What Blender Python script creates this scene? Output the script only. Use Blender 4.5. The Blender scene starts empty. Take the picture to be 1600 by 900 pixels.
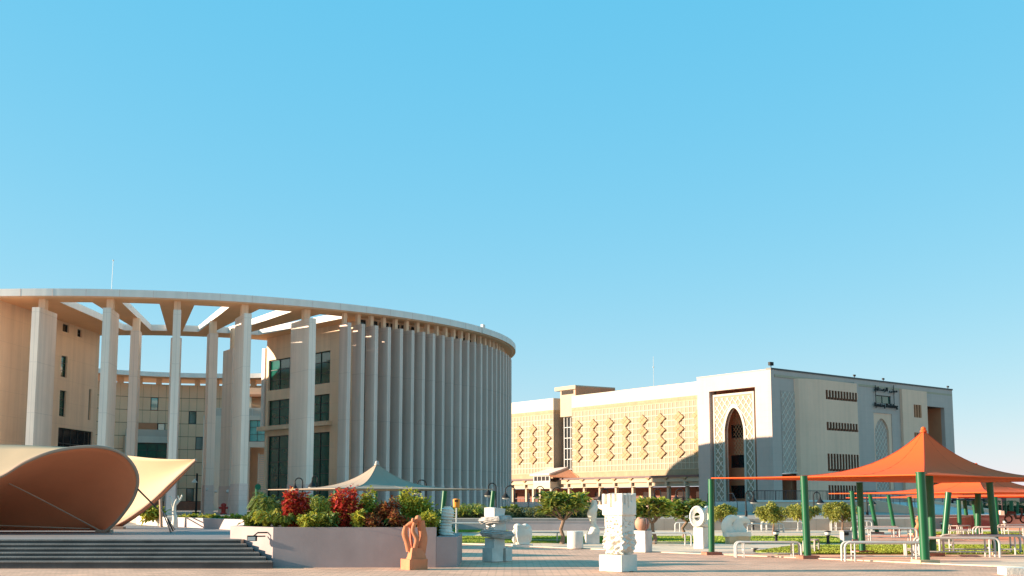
import bpy, math, random
from mathutils import Vector, Matrix, noise
R = random.Random(7)
sc = bpy.context.scene
COL = sc.collection
rad = math.radians

# ------------------------------------------------------------------ camera
F, YP, HZ, CZ = 1950., 530., 785., 1.75
PIT = math.atan((HZ-YP)/F); cp, sp = math.cos(PIT), math.sin(PIT)
cam = bpy.data.cameras.new('camera'); co = bpy.data.objects.new('camera', cam); COL.objects.link(co)
co.location = (0, 0, CZ); co.rotation_euler = (math.pi/2+PIT, 0, 0)
cam.sensor_width = 36; cam.lens = F/1600*36; cam.shift_y = (YP-450)/1600
cam.clip_start = .1; cam.clip_end = 6000
sc.camera = co
sc.cycles.diffuse_bounces = 8; sc.cycles.max_bounces = 12
# ------------------------------------------------------------------ sky + sun
SUN_EL, SUN_AZ = 13.0, -93.0          # degrees; azimuth clockwise from +Y
w = bpy.data.worlds.new('World'); sc.world = w; w.use_nodes = True
nt = w.node_tree; nt.nodes.clear()
out = nt.nodes.new('ShaderNodeOutputWorld'); bg = nt.nodes.new('ShaderNodeBackground')
sky = nt.nodes.new('ShaderNodeTexSky'); sky.sky_type = 'NISHITA'; sky.sun_disc = False
sky.sun_elevation = rad(SUN_EL); sky.sun_rotation = rad(SUN_AZ % 360)
sky.air_density = 1.0; sky.dust_density = .1; sky.ozone_density = 2.4; sky.altitude = 0
grade = nt.nodes.new('ShaderNodeVectorMath'); grade.operation = 'MULTIPLY_ADD'   # dusty cyan air: flatter green and blue than the clear-sky model
grade.inputs[1].default_value = (.47, .23, .08); grade.inputs[2].default_value = (0., 1.25, 2.22)
nt.links.new(sky.outputs[0], grade.inputs[0]); nt.links.new(grade.outputs[0], bg.inputs[0])
bg.inputs[1].default_value = .131
nt.links.new(bg.outputs[0], out.inputs[0])
sl = bpy.data.lights.new('sun', 'SUN'); so = bpy.data.objects.new('sun', sl); COL.objects.link(so)
sl.energy = 4.7; sl.angle = rad(.5); sl.color = (1, .82, .62)
tosun = Vector((math.sin(rad(SUN_AZ))*math.cos(rad(SUN_EL)), math.cos(rad(SUN_AZ))*math.cos(rad(SUN_EL)), math.sin(rad(SUN_EL))))
so.rotation_euler = tosun.to_track_quat('Z', 'Y').to_euler()
sc.view_settings.view_transform = 'Standard'; sc.view_settings.look = 'None'
sc.view_settings.exposure = 1.44; sc.view_settings.gamma = 1

# ------------------------------------------------------------------ survey helpers (bearing of a point in the photo -> place)
def ray(x, y):
    u = (x-800)/F; v = (YP-y)/F
    return u, cp-v*sp, sp+v*cp
def atz(x, y, z=0.):
    a, b, d = ray(x, y); t = (z-CZ)/d; return Vector((a*t, b*t, z))
def atd(x, y, D):
    a, b, d = ray(x, y); t = D/b; return Vector((a*t, D, CZ+d*t))
def hgt(x, yb, yt, z=0.):
    """height of something standing at photo point (x,yb) and reaching up to yt"""
    p = atz(x, yb, z); return atd(x, yt, p.y).z-z

# ------------------------------------------------------------------ mesh builder
class MB:
    def __init__(s): s.v = []; s.f = []
    def add(s, vs, fs):
        o = len(s.v); s.v += [tuple(v) for v in vs]; s.f += [tuple(i+o for i in f) for f in fs]
    def hexa(s, p):   # 8 points: bottom 4 ccw, top 4 ccw
        s.add(p, [(3,2,1,0),(4,5,6,7),(0,1,5,4),(1,2,6,5),(2,3,7,6),(3,0,4,7)])
    def box(s, c, d, rz=0):
        ca, sa = math.cos(rz), math.sin(rz); P = []
        for z in (-1, 1):
            for x, y in ((-1,-1),(1,-1),(1,1),(-1,1)):
                a, b = x*d[0]/2, y*d[1]/2
                P.append((c[0]+a*ca-b*sa, c[1]+a*sa+b*ca, c[2]+z*d[2]/2))
        s.hexa(P)
    def bbox(s, x0, x1, y0, y1, z0, z1): s.box(((x0+x1)/2,(y0+y1)/2,(z0+z1)/2),(x1-x0,y1-y0,z1-z0))
    def prism(s, poly, z0, z1):
        n = len(poly)
        z1f = z1 if callable(z1) else (lambda p: z1)
        s.add([(p[0],p[1],z0) for p in poly]+[(p[0],p[1],z1f(p)) for p in poly],
              [tuple(range(n-1,-1,-1)), tuple(range(n,2*n))]+[(i,(i+1)%n,(i+1)%n+n,i+n) for i in range(n)])
    def tube(s, path, r, n=8, cap=True, flat=1.):
        path = [Vector(p) for p in path]; m = len(path)
        rs = r if isinstance(r, (list, tuple)) else [r]*m
        up = Vector((0,0,1)); rings = []; px = None
        for i, p in enumerate(path):
            t = (path[min(i+1,m-1)]-path[max(i-1,0)]).normalized()
            if px is None:
                a = up if abs(t.z) < .9 else Vector((1,0,0))
                px = t.cross(a).normalized()
            else:
                px = (px-t*px.dot(t)).normalized()
            py = t.cross(px)
            rings.append([p+(px*math.cos(2*math.pi*k/n)+py*math.sin(2*math.pi*k/n)*flat)*rs[i] for k in range(n)])
        vs = [q for g in rings for q in g]
        fs = [(i*n+k, i*n+(k+1)%n, (i+1)*n+(k+1)%n, (i+1)*n+k) for i in range(m-1) for k in range(n)]
        if cap: fs += [tuple(range(n-1,-1,-1)), tuple((m-1)*n+k for k in range(n))]
        s.add(vs, fs)
    def lathe(s, prof, c=(0,0,0), n=20, sx=1, sy=1):
        vs = [(c[0]+r*sx*math.cos(2*math.pi*k/n), c[1]+r*sy*math.sin(2*math.pi*k/n), c[2]+z) for r, z in prof for k in range(n)]
        m = len(prof)
        s.add(vs, [(i*n+k, i*n+(k+1)%n, (i+1)*n+(k+1)%n, (i+1)*n+k) for i in range(m-1) for k in range(n)]
              + [tuple(range(n-1,-1,-1)), tuple((m-1)*n+k for k in range(n))])
    def ball(s, c, r, n=12, m=8):
        r = r if isinstance(r, (tuple, list)) else (r, r, r)
        vs = [(c[0], c[1], c[2]-r[2])]
        for i in range(1, m):
            a = -math.pi/2+math.pi*i/m
            vs += [(c[0]+r[0]*math.cos(a)*math.cos(2*math.pi*k/n), c[1]+r[1]*math.cos(a)*math.sin(2*math.pi*k/n), c[2]+r[2]*math.sin(a)) for k in range(n)]
        vs.append((c[0], c[1], c[2]+r[2]))
        fs = [(0, 1+(k+1)%n, 1+k) for k in range(n)]
        fs += [(1+i*n+k, 1+i*n+(k+1)%n, 1+(i+1)*n+(k+1)%n, 1+(i+1)*n+k) for i in range(m-2) for k in range(n)]
        L = len(vs)-1; b = 1+(m-2)*n
        fs += [(b+k, b+(k+1)%n, L) for k in range(n)]
        s.add(vs, fs)
    def build(s, name, mat, parent=None, smooth=False, loc=None, bevel=0):
        off = Vector((0,0,0))
        if parent is not None and loc is None:
            q = parent
            while q is not None: off += q.location; q = q.parent
        if loc is not None and parent is None: off = Vector((0,0,0))
        me = bpy.data.meshes.new(name)
        me.from_pydata([(v[0]-off[0], v[1]-off[1], v[2]-off[2]) for v in s.v], [], s.f)
        me.materials.append(mat)
        if smooth:
            me.polygons.foreach_set('use_smooth', [True]*len(me.polygons))
            try: me.set_sharp_from_angle(angle=rad(40))
            except Exception: pass
        me.update()
        o = bpy.data.objects.new(name, me); COL.objects.link(o)
        if parent is not None: o.parent = parent
        if loc is not None: o.location = loc
        if bevel:
            b = o.modifiers.new('bevel', 'BEVEL'); b.width = bevel; b.segments = 2; b.limit_method = 'ANGLE'
        return o
def tag(o, label=None, cat=None, group=None, kind=None):
    if label: o['label'] = label
    if cat: o['category'] = cat
    if group: o['group'] = group
    if kind: o['kind'] = kind
    return o
def thing(name, loc, label, cat, group=None, rz=0):
    o = bpy.data.objects.new(name, None); COL.objects.link(o); o.location = loc; o.rotation_euler = (0,0,rz)
    o.empty_display_size = .2
    return tag(o, label, cat, group)
KIDS = {}
def kids(o): return [c for c in bpy.data.objects if c.parent == o]
def dup(o, loc, rz=0, label=None, scale=1., parent=None, kd=None):
    c = o.copy(); COL.objects.link(c)
    if parent is not None: c.parent = parent
    else:
        c.location = loc; c.rotation_euler = (0,0,rz)
        c.scale = (scale,)*3 if not isinstance(scale, tuple) else scale
    if label: c['label'] = label
    for k in kids(o): dup(k, None, parent=c)
    return c
def inst(me_obj, name, parent, M):
    """another object sharing me_obj's mesh"""
    o = bpy.data.objects.new(name, me_obj.data); COL.objects.link(o); o.parent = parent
    o.matrix_local = M; return o

# ------------------------------------------------------------------ materials
def mat(name, col, rough=.8, var=.12, scale=3., bump=.0, bscale=40., metal=0., spec=.5, streak=0., joint=None, jcol=.8, sheen=0, trans=0, island=None):
    m = bpy.data.materials.new(name); m.use_nodes = True; t = m.node_tree; N = t.nodes; L = t.links
    b = N['Principled BSDF']; b.inputs['Roughness'].default_value = rough; b.inputs['Metallic'].default_value = metal
    b.inputs['Specular IOR Level'].default_value = spec
    tc = N.new('ShaderNodeTexCoord')
    n1 = N.new('ShaderNodeTexNoise'); n1.inputs['Scale'].default_value = scale/10; n1.inputs['Detail'].default_value = 6; n1.inputs['Roughness'].default_value = .65
    L.new(tc.outputs['Object'], n1.inputs['Vector'])
    mr = N.new('ShaderNodeMapRange'); mr.inputs[1].default_value = .3; mr.inputs[2].default_value = .7
    mr.inputs[3].default_value = 1-var; mr.inputs[4].default_value = 1+var
    L.new(n1.outputs[0], mr.inputs[0])
    fac = mr.outputs[0]
    if streak:
        mp = N.new('ShaderNodeMapping'); mp.inputs['Scale'].default_value = (1.6, 1.6, .06)
        L.new(tc.outputs['Object'], mp.inputs[0])
        n2 = N.new('ShaderNodeTexNoise'); n2.inputs['Scale'].default_value = 1.; n2.inputs['Detail'].default_value = 5
        L.new(mp.outputs[0], n2.inputs['Vector'])
        m2 = N.new('ShaderNodeMapRange'); m2.inputs[1].default_value = .35; m2.inputs[2].default_value = .7; m2.inputs[3].default_value = 1+streak*.3; m2.inputs[4].default_value = 1-streak
        L.new(n2.outputs[0], m2.inputs[0])
        mm = N.new('ShaderNodeMath'); mm.operation = 'MULTIPLY'; L.new(fac, mm.inputs[0]); L.new(m2.outputs[0], mm.inputs[1]); fac = mm.outputs[0]
    base = None
    if island:
        g = N.new('ShaderNodeNewGeometry'); cr = N.new('ShaderNodeValToRGB')
        L.new(g.outputs['Random Per Island'], cr.inputs[0])
        el = cr.color_ramp.elements
        while len(el) < len(island): el.new(.5)
        for i, c in enumerate(island): el[i].position = i/(len(island)-1); el[i].color = (*c, 1)
        base = cr.outputs[0]
    if joint:   # (width, height, mortar) joints drawn in the facade's own grid
        br = N.new('ShaderNodeTexBrick'); br.offset = joint[3] if len(joint) > 3 else 0.
        br.inputs['Scale'].default_value = 1; br.inputs['Brick Width'].default_value = joint[0]; br.inputs['Row Height'].default_value = joint[1]
        br.inputs['Mortar Size'].default_value = joint[2]; br.inputs['Mortar Smooth'].default_value = .2
        v = 1.0 if len(joint) < 5 else 1-joint[4]
        br.inputs['Color1'].default_value = (*col, 1); br.inputs['Color2'].default_value = (*[c*v for c in col], 1)
        br.inputs['Mortar'].default_value = (*[c*jcol for c in col], 1)
        if len(joint) > 5 and joint[5] == 'xy': L.new(tc.outputs['Object'], br.inputs['Vector'])
        else:
            sx = N.new('ShaderNodeSeparateXYZ'); L.new(tc.outputs['Object'], sx.inputs[0])
            ge = N.new('ShaderNodeNewGeometry'); sn = N.new('ShaderNodeSeparateXYZ'); L.new(ge.outputs['True Normal'], sn.inputs[0])
            # horizontal run along the wall = x*ny - y*nx
            a = N.new('ShaderNodeMath'); a.operation = 'MULTIPLY'; L.new(sx.outputs[0], a.inputs[0]); L.new(sn.outputs[1], a.inputs[1])
            c2 = N.new('ShaderNodeMath'); c2.operation = 'MULTIPLY'; L.new(sx.outputs[1], c2.inputs[0]); L.new(sn.outputs[0], c2.inputs[1])
            d = N.new('ShaderNodeMath'); d.operation = 'SUBTRACT'; L.new(a.outputs[0], d.inputs[0]); L.new(c2.outputs[0], d.inputs[1])
            cx = N.new('ShaderNodeCombineXYZ'); L.new(d.outputs[0], cx.inputs[0]); L.new(sx.outputs[2], cx.inputs[1])
            L.new(cx.outputs[0], br.inputs['Vector'])
        base = br.outputs['Color']
    vm = N.new('ShaderNodeVectorMath'); vm.operation = 'SCALE'
    if base: L.new(base, vm.inputs[0])
    else: vm.inputs[0].default_value = col
    L.new(fac, vm.inputs['Scale']); L.new(vm.outputs[0], b.inputs['Base Color'])
    if bump:
        n3 = N.new('ShaderNodeTexNoise'); n3.inputs['Scale'].default_value = bscale; n3.inputs['Detail'].default_value = 4
        L.new(tc.outputs['Object'], n3.inputs['Vector'])
        bp = N.new('ShaderNodeBump'); bp.inputs['Strength'].default_value = bump; bp.inputs['Distance'].default_value = .02
        L.new(n3.outputs[0], bp.inputs['Height']); L.new(bp.outputs[0], b.inputs['Normal'])
    if trans:
        tr = N.new('ShaderNodeBsdfTranslucent'); L.new(vm.outputs[0], tr.inputs[0])
        ms = N.new('ShaderNodeMixShader'); ms.inputs[0].default_value = trans
        L.new(b.outputs[0], ms.inputs[1]); L.new(tr.outputs[0], ms.inputs[2]); L.new(ms.outputs[0], N['Material Output'].inputs[0])
    return m
M = {}
M['stucco'] = mat('cream_render', (.90,.66,.46), .9, .07, 2, .25, 30, streak=.10, joint=(3.2,2.05,.02,0.,.015), jcol=.88)
M['stuccow'] = mat('pale_render', (.76,.58,.48), .9, .06, 2, .2, 30, streak=.07)
M['fascia'] = mat('fascia_render', (.80,.72,.65), .85, .05, 2, .1, 30, streak=.08)
M['soffit'] = mat('bounce_tan_soffit', (.92,.52,.28), .9, .06, 2, .1, 30)  # warm bounce light under the roof is put into this orange tan
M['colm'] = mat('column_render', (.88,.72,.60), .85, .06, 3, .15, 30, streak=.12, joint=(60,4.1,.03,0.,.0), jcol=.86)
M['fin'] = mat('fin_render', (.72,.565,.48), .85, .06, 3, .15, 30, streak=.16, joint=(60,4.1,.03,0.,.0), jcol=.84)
M['plinth'] = mat('stone_plinth', (.74,.56,.49), .7, .08, 6, .2, 25, joint=(.6,.4,.012,.5,.06))
M['panel'] = mat('tan_panel', (.78,.52,.33), .75, .08, 3, .1, 20)
M['beigesh'] = mat('shaded_beige_cladding', (.95,.55,.38), .85, .05, 2, .15, 30, streak=.06, joint=(1.2,.6,.008,0.,.02), jcol=.93)  # beige cladding again for faces in shade, colour lifted and warmed against blue skylight
M['louv'] = mat('brown_louvre', (.34,.14,.08), .85, .1, 4)
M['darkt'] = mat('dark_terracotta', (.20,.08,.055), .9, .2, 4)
M['dark'] = mat('dark_joint', (.05,.045,.04), .9)
M['gl'] = mat('green_glass', (.008,.085,.062), .06, .3, 8, spec=.8)
M['glb'] = mat('teal_glass', (.10,.38,.36), .05, .25, 8, spec=1.)
M['glk'] = mat('dark_glass', (.02,.022,.024), .08, .2, 8, spec=.6)
M['frame'] = mat('dark_frame', (.035,.04,.04), .5)
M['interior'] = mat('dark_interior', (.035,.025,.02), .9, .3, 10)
M['beigew'] = mat('beige_cladding', (.48,.36,.25), .85, .05, 2, .15, 30, streak=.06, joint=(1.2,.6,.008,0.,.02), jcol=.93)  # same beige cladding, colour held down for the sunlit faces
M['white'] = mat('white_render', (.52,.47,.39), .85, .05, 2, .1, 30, streak=.06)
M['greyc'] = mat('grey_cladding', (.55,.40,.34), .7, .05, 2, .1, 20, streak=.05, joint=(1.2,.8,.012,0.,.03), jcol=.86)
M['latb'] = mat('lattice_backing', (.34,.26,.18), .9, .1, 4)
M['latf'] = mat('lattice_bars', (.52,.43,.31), .85, .06, 4)
M['latt'] = mat('side_trellis_backing', (.50,.36,.30), .9, .08, 4)
M['bglass'] = mat('balustrade_glass', (.42,.38,.32), .15, .1, 4)
M['latw'] = mat('pale_lattice_bars', (.76,.60,.50), .85, .05, 4)
M['dia'] = mat('diamond_tile', (.40,.25,.13), .85, .1, 6, .1)
M['frieze'] = mat('sand_frieze', (.39,.27,.16), .85, .12, 8, .2, joint=(.5,.5,.03,0.,.1), jcol=.8)
M['terra'] = mat('terracotta_wall', (.60,.24,.12), .9, .1, 4, .1)
M['maroon'] = mat('maroon_metal', (.09,.035,.035), .5, .1)
M['black'] = mat('black_metal', (.022,.02,.02), .6, .1, spec=.2)
M['green'] = mat('green_paint', (.006,.10,.035), .38, .14, 12, .03, 60, spec=.4)
M['galv'] = mat('white_painted_tube', (.52,.50,.47), .5, .12, 30)
M['slab'] = mat('concrete_slab', (.50,.46,.42), .85, .12, 20, .2)
M['orange'] = mat('orange_fabric', (.95,.14,.02), .8, .05, 4, .12, 120, trans=.2)
M['oseam'] = mat('seam_tape', (.60,.06,.02), .8, .05)
M['greyf'] = mat('grey_fabric', (.43,.32,.235), .85, .05, 4, .1, 120, trans=.12)
M['memb'] = mat('beige_membrane', (.45,.32,.19), .75, .04, 4, .05, 80)
M['membu'] = mat('terracotta_lining', (.84,.27,.12), .85, .07, 5, .08, 60)
M['tube'] = mat('arch_tube', (.42,.27,.19), .75, .1, 20)
M['planter'] = mat('grey_planter_render', (.355,.285,.275), .85, .12, 6, .08, 18, streak=.08)
M['lowwall'] = mat('pinkish_low_wall', (.46,.38,.37), .85, .08, 6, .3, 25, streak=.06)
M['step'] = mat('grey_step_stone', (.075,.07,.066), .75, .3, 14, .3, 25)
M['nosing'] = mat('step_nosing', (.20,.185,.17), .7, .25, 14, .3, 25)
M['tread'] = mat('platform_stone', (.27,.22,.20), .7, .1, 8, .2, 20, joint=(.6,.6,.012,.5,.08,'xy'))
M['brick'] = mat('pink_block_paving', (.82,.46,.30), .85, .2, 5, .3, 30, joint=(.40,.20,.02,.5,.30,'xy'), jcol=.6)
M['conc'] = mat('pale_concrete_paving', (.78,.58,.42), .95, .16, 6, .2, 20, spec=.15, joint=(1.2,1.2,.02,0.,.05,'xy'))
M['sand'] = mat('sandy_ground', (.45,.36,.27), .95, .15, .5, .3, 6)
M['terr'] = mat('terrace_paving', (.42,.34,.28), .95, .16, 4, .2, 20, spec=.1, joint=(.8,.8,.02,0.,.05,'xy'))
M['grass'] = mat('lawn_grass', (.16,.24,.035), .9, .25, 6, .6, 30, island=[(.22,.29,.03),(.27,.34,.04),(.33,.38,.05)])
M['lawnbed'] = mat('lawn_thatch', (.20,.25,.05), .95, .25, 8, .5)
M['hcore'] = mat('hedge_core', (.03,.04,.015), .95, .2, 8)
M['soil'] = mat('planting_soil', (.16,.11,.08), .95, .2, 10, .4)
M['wstone'] = mat('white_stone', (.76,.68,.58), .8, .14, 16, .6, 22)
M['wstone2'] = mat('pale_marble', (.66,.60,.54), .7, .2, 18, .5, 30)
M['greystone'] = mat('grey_marble', (.47,.42,.38), .8, .35, 22, .5, 22)
M['ostonesh'] = mat('shaded_polished_orange_stone', (.50,.11,.04), .55, .15, 16, .3, 30)  # smoother orange stone, shade of the figure's inside put into its deeper colour
M['ostone'] = mat('orange_stone', (.56,.20,.09), .8, .22, 16, .3, 30)
M['vase'] = mat('terracotta_vase', (.48,.24,.15), .7, .12, 16, .2)
M['bark'] = mat('bark', (.24,.15,.10), .9, .25, 30, .5, 20)
M['leafG'] = mat('green_leaves', (1,1,1), .6, .1, 4, island=[(.05,.09,.012),(.13,.18,.02),(.26,.28,.04)], trans=.2)
M['leafY'] = mat('yellow_green_leaves', (1,1,1), .6, .1, 4, island=[(.16,.20,.02),(.36,.38,.035),(.66,.54,.07)], trans=.25)
M['leafR'] = mat('red_croton_leaves', (1,1,1), .5, .1, 4, island=[(.16,.03,.015),(.50,.035,.03),(.66,.07,.04),(.60,.28,.06)], trans=.2)
M['leafD'] = mat('dark_red_leaves', (1,1,1), .6, .1, 4, island=[(.12,.05,.015),(.32,.07,.03),(.42,.26,.06)], trans=.2)
M['leafF'] = mat('frangipani_leaves', (1,1,1), .5, .1, 4, island=[(.07,.12,.015),(.20,.25,.03),(.42,.36,.08)], trans=.2)
M['hedge'] = mat('hedge_leaves', (1,1,1), .6, .1, 4, island=[(.06,.08,.02),(.12,.14,.04),(.20,.19,.07)], trans=.15)
M['olive'] = mat('olive_tree_leaves', (1,1,1), .6, .1, 4, island=[(.18,.20,.03),(.32,.33,.05),(.46,.40,.09)], trans=.2)
M['orangeb'] = mat('orange_plastic', (.80,.25,.02), .4, .05)
M['ball'] = mat('pole_finial', (.45,.40,.36), .5, .1)
M['lampglass'] = mat('lamp_bowl', (.65,.62,.55), .3, .05)
M['redm'] = mat('red_enamel', (.45,.03,.02), .45, .1)
M['rbrick'] = mat('red_brick_base', (.42,.16,.10), .85, .15, 20, .3, joint=(.25,.08,.012,.5,.2), jcol=.7)
M['ybrick'] = mat('sandstone_base', (.62,.42,.24), .85, .12, 20, .3)

# ------------------------------------------------------------------ facade helper
class Face:
    """vertical plane through A -> B (2D). s runs from A, o is outward, z up"""
    def __init__(f, A, B, flip=False):
        f.A = Vector((A[0], A[1])); f.u = (Vector((B[0], B[1]))-f.A); f.len = f.u.length; f.u.normalize()
        f.n = Vector((f.u.y, -f.u.x))
        if f.n.dot(-f.A) < 0: f.n = -f.n
    def pt(f, s, o, z): q = f.A+f.u*s+f.n*o; return (q.x, q.y, z)
    def on(f, x, y, o=0.):
        a, b, d = ray(x, y); q = f.A+f.n*o
        t = q.dot(f.n)/(a*f.n.x+b*f.n.y); P = Vector((a*t, b*t))
        return (P-q).dot(f.u), CZ+d*t
    def box(f, mb, s0, s1, z0, z1, o0, o1):
        if s0 > s1: s0, s1 = s1, s0
        if z0 > z1: z0, z1 = z1, z0
        P = [f.pt(s0,o0,z0), f.pt(s1,o0,z0), f.pt(s1,o1,z0), f.pt(s0,o1,z0), f.pt(s0,o0,z1), f.pt(s1,o0,z1), f.pt(s1,o1,z1), f.pt(s0,o1,z1)]
        cr = f.u.x*f.n.y-f.u.y*f.n.x
        if cr < 0: P = [P[1],P[0],P[3],P[2],P[5],P[4],P[7],P[6]]
        mb.hexa(P)
    def poly(f, mb, pts, o0, o1):   # extruded polygon of (s,z)
        n = len(pts)
        mb.add([f.pt(s,o1,z) for s, z in pts]+[f.pt(s,o0,z) for s, z in pts],
               [tuple(range(n)), tuple(range(2*n-1,n-1,-1))]+[(i,i+n,(i+1)%n+n,(i+1)%n) for i in range(n)])
    def wall(f, mb, s0, s1, z0, z1, o0, o1, holes):
        """wall slab with real rectangular openings"""
        S = sorted({s0, s1, *[min(max(h[i],s0),s1) for h in holes for i in (0,1)]})
        Z = sorted({z0, z1, *[min(max(h[i],z0),z1) for h in holes for i in (2,3)]})
        solid = [[not any(h[0]-1e-6 <= (S[i]+S[i+1])/2 <= h[1]+1e-6 and h[2]-1e-6 <= (Z[j]+Z[j+1])/2 <= h[3]+1e-6 for h in holes)
                  for j in range(len(Z)-1)] for i in range(len(S)-1)]
        def ok(i, j): return 0 <= i < len(S)-1 and 0 <= j < len(Z)-1 and solid[i][j]
        for i in range(len(S)-1):
            for j in range(len(Z)-1):
                if not solid[i][j]: continue
                a, b, c, d = S[i], S[i+1], Z[j], Z[j+1]
                q = lambda *p: mb.add([f.pt(*x) for x in p], [(0,1,2,3)])
                q((a,o1,c),(b,o1,c),(b,o1,d),(a,o1,d)); q((b,o0,c),(a,o0,c),(a,o0,d),(b,o0,d))
                if not ok(i-1,j): q((a,o0,c),(a,o1,c),(a,o1,d),(a,o0,d))
                if not ok(i+1,j): q((b,o1,c),(b,o0,c),(b,o0,d),(b,o1,d))
                if not ok(i,j-1): q((a,o0,c),(b,o0,c),(b,o1,c),(a,o1,c))
                if not ok(i,j+1): q((a,o1,d),(b,o1,d),(b,o0,d),(a,o0,d))
    def window(f, parent, s0, s1, z0, z1, o, nv=1, nh=1, glass='gl', fw=.09, depth=.12, fmat='frame'):
        """frame with mullions (part) and pane (sub-part) sitting in an opening, front at offset o"""
        if s0 > s1: s0, s1 = s1, s0
        if z0 > z1: z0, z1 = z1, z0
        m = MB()
        f.box(m, s0, s0+fw, z0, z1, o-depth, o); f.box(m, s1-fw, s1, z0, z1, o-depth, o)
        f.box(m, s0+fw, s1-fw, z0, z0+fw, o-depth, o-.003); f.box(m, s0+fw, s1-fw, z1-fw, z1, o-depth, o-.003)
        for i in range(1, nv):
            s = s0+(s1-s0)*i/nv; f.box(m, s-fw*.35, s+fw*.35, z0+fw, z1-fw, o-depth, o-.006)
        for i in range(1, nh):
            z = z0+(z1-z0)*i/nh; f.box(m, s0+fw, s1-fw, z-fw*.35, z+fw*.35, o-depth, o-.012)
        w_ = m.build('window', M[fmat], parent)
        g = MB(); f.box(g, s0+fw*.5, s1-fw*.5, z0+fw*.5, z1-fw*.5, o-depth+.02, o-depth+.05)
        g.build('pane', M[glass], w_, loc=(0,0,0)) if False else None
        po = MB(); po.v = [tuple(Vector(v)-parent.location) for v in g.v]; po.f = g.f
        me = bpy.data.meshes.new('pane'); me.from_pydata(po.v, [], po.f); me.materials.append(M[glass])
        ob = bpy.data.objects.new('pane', me); COL.objects.link(ob); ob.parent = w_
        return w_
# ================================================================== ground, terrace, paving
def sheet(name, poly, z, m, kind='structure'):
    mb = MB(); mb.add([(p[0],p[1],z) for p in poly], [tuple(range(len(poly)))])
    o = mb.build(name, M[m]); me = o.data
    if me.polygons[0].normal.z < 0: me.flip_normals()
    return tag(o, kind=kind)
sheet('ground', [(-3000,-60),(3000,-60),(3000,3000),(-3000,3000)], -.05, 'sand')
sheet('concrete_path', [(-60,2),(120,2),(120,130),(-60,130)], 0., 'conc')
bl = [atz(x,y) for x,y in ((560,847),(700,849),(800,853),(900,857),(1000,862),(1100,866),(1250,872),(1450,881),(1600,887))]
sheet('brick_paving', [(-60,2),(40,2),(40,30)]+[(p.x,p.y) for p in reversed(bl)]+[(-60,bl[0].y)], .004, 'brick')
# kerb-like pale border of the block paving
kb = MB()
for a, b in zip(bl[:-1], bl[1:]):
    d = (b-a).normalized(); n = Vector((-d.y,d.x,0))*.11
    kb.prism([a-n, b-n, b+n, a+n], -.02, .03)
tag(kb.build('kerb_strip', M['conc']), kind='structure')
sheet('brick_paving', [atz(1320,851).xy, atz(1700,851).xy, atz(1700,837).xy, atz(1345,837).xy], .005, 'brick')
TZ = .72
edge = [(-7.55,35.2),(-7.55,38.5),(-5.5,60),(-4.5,79.6)]
terr = MB()
W = [(-60,35.225)]+[(-7.55,35.225)]+edge[1:]+[(26,79.6),(34,92),(400,92),(400,420),(-400,420),(-60,90)]
terr.prism(W, -.04, TZ)
tag(terr.build('terrace_ground', M['terr']), kind='structure')
sheet('platform_paving', [(-60,35.25),(-7.65,35.25),(-7.65,46),(-12,53),(-20,57.5),(-60,57.5)], TZ+.004, 'tread')

# lawns: soil bed + blades (stuff)
def lawn(poly, n, seed):
    rr = random.Random(seed)
    b = MB(); b.prism(poly, 0.002, .035); tag(b.build('lawn_bed', M['lawnbed']), kind='structure')
    xs = [p[0] for p in poly]; ys = [p[1] for p in poly]
    def inside(x, y):
        c = False; j = len(poly)-1
        for i in range(len(poly)):
            xi, yi, xj, yj = *poly[i][:2], *poly[j][:2]
            if (yi > y) != (yj > y) and x < (xj-xi)*(y-yi)/(yj-yi)+xi: c = not c
            j = i
        return c
    g = MB(); k = 0
    while k < n:
        x, y = rr.uniform(min(xs),max(xs)), rr.uniform(min(ys),max(ys))
        if not inside(x, y): continue
        k += 1; a = rr.uniform(0,6.28); h = rr.uniform(.025,.055); wd = rr.uniform(.03,.06)
        dx, dy = math.cos(a)*wd, math.sin(a)*wd; lx, ly = rr.uniform(-.06,.06), rr.uniform(-.06,.06)
        g.add([(x-dx,y-dy,.03),(x+dx,y+dy,.03),(x+lx,y+ly,.03+h)], [(0,1,2)])
    return g
G = lambda *q: [tuple(atz(x,y).xy) for x, y in q]
for i, (poly, n, lb) in enumerate([
    (G((640,848.5),(1335,849.5),(1300,839),(640,839)), 60000, 0),
    (G((1180,863),(1215,866.5),(1700,866.5),(1700,853),(1245,853)), 50000, 1),
    (G((640,833.5),(800,833.5),(790,829),(640,829)), 12000, 2),
    (G((1452,836),(1700,836),(1700,832),(1460,832)), 18000, 3)]):
    g = lawn(poly, n, i+11); o = g.build('lawn_grass', M['grass']); tag(o, kind='stuff')

# ================================================================== round building
C = Vector((-37.8,138.3)); C2 = Vector((-38.,146.)); RO, RI = 38.2, 21.7; ZS, ZT = 18.4, 19.0
def pol(r, th, c=C): a = rad(th); return Vector((c.x+r*math.sin(a), c.y-r*math.cos(a)))
def rin(th):
    a = rad(th); d = Vector((math.sin(a), -math.cos(a))); o = C-C2; b = o.dot(d)
    return -b+math.sqrt(b*b-o.dot(o)+RI*RI)
rb = thing('round_building', (C.x, C.y, TZ), 'tall cream ring shaped building with slim upright fins under one thin circular roof', 'building')
holes = [(-.2,4.2),(8.2,13.2),(17.9,22.7),(27,31.8),(36.3,41)]
angs = sorted({*[round(x*1.5,3) for x in range(-120,120)], *[h[0] for h in holes], *[h[1] for h in holes]})
angs = [a for i, a in enumerate(angs) if i == 0 or a-angs[i-1] > 1e-3]
mb = MB(); n = len(angs)
lv = [lambda t: rin(t), lambda t: rin(t)+3.6, lambda t: 34.9, lambda t: RO]
base = 0
vs = []
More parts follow.
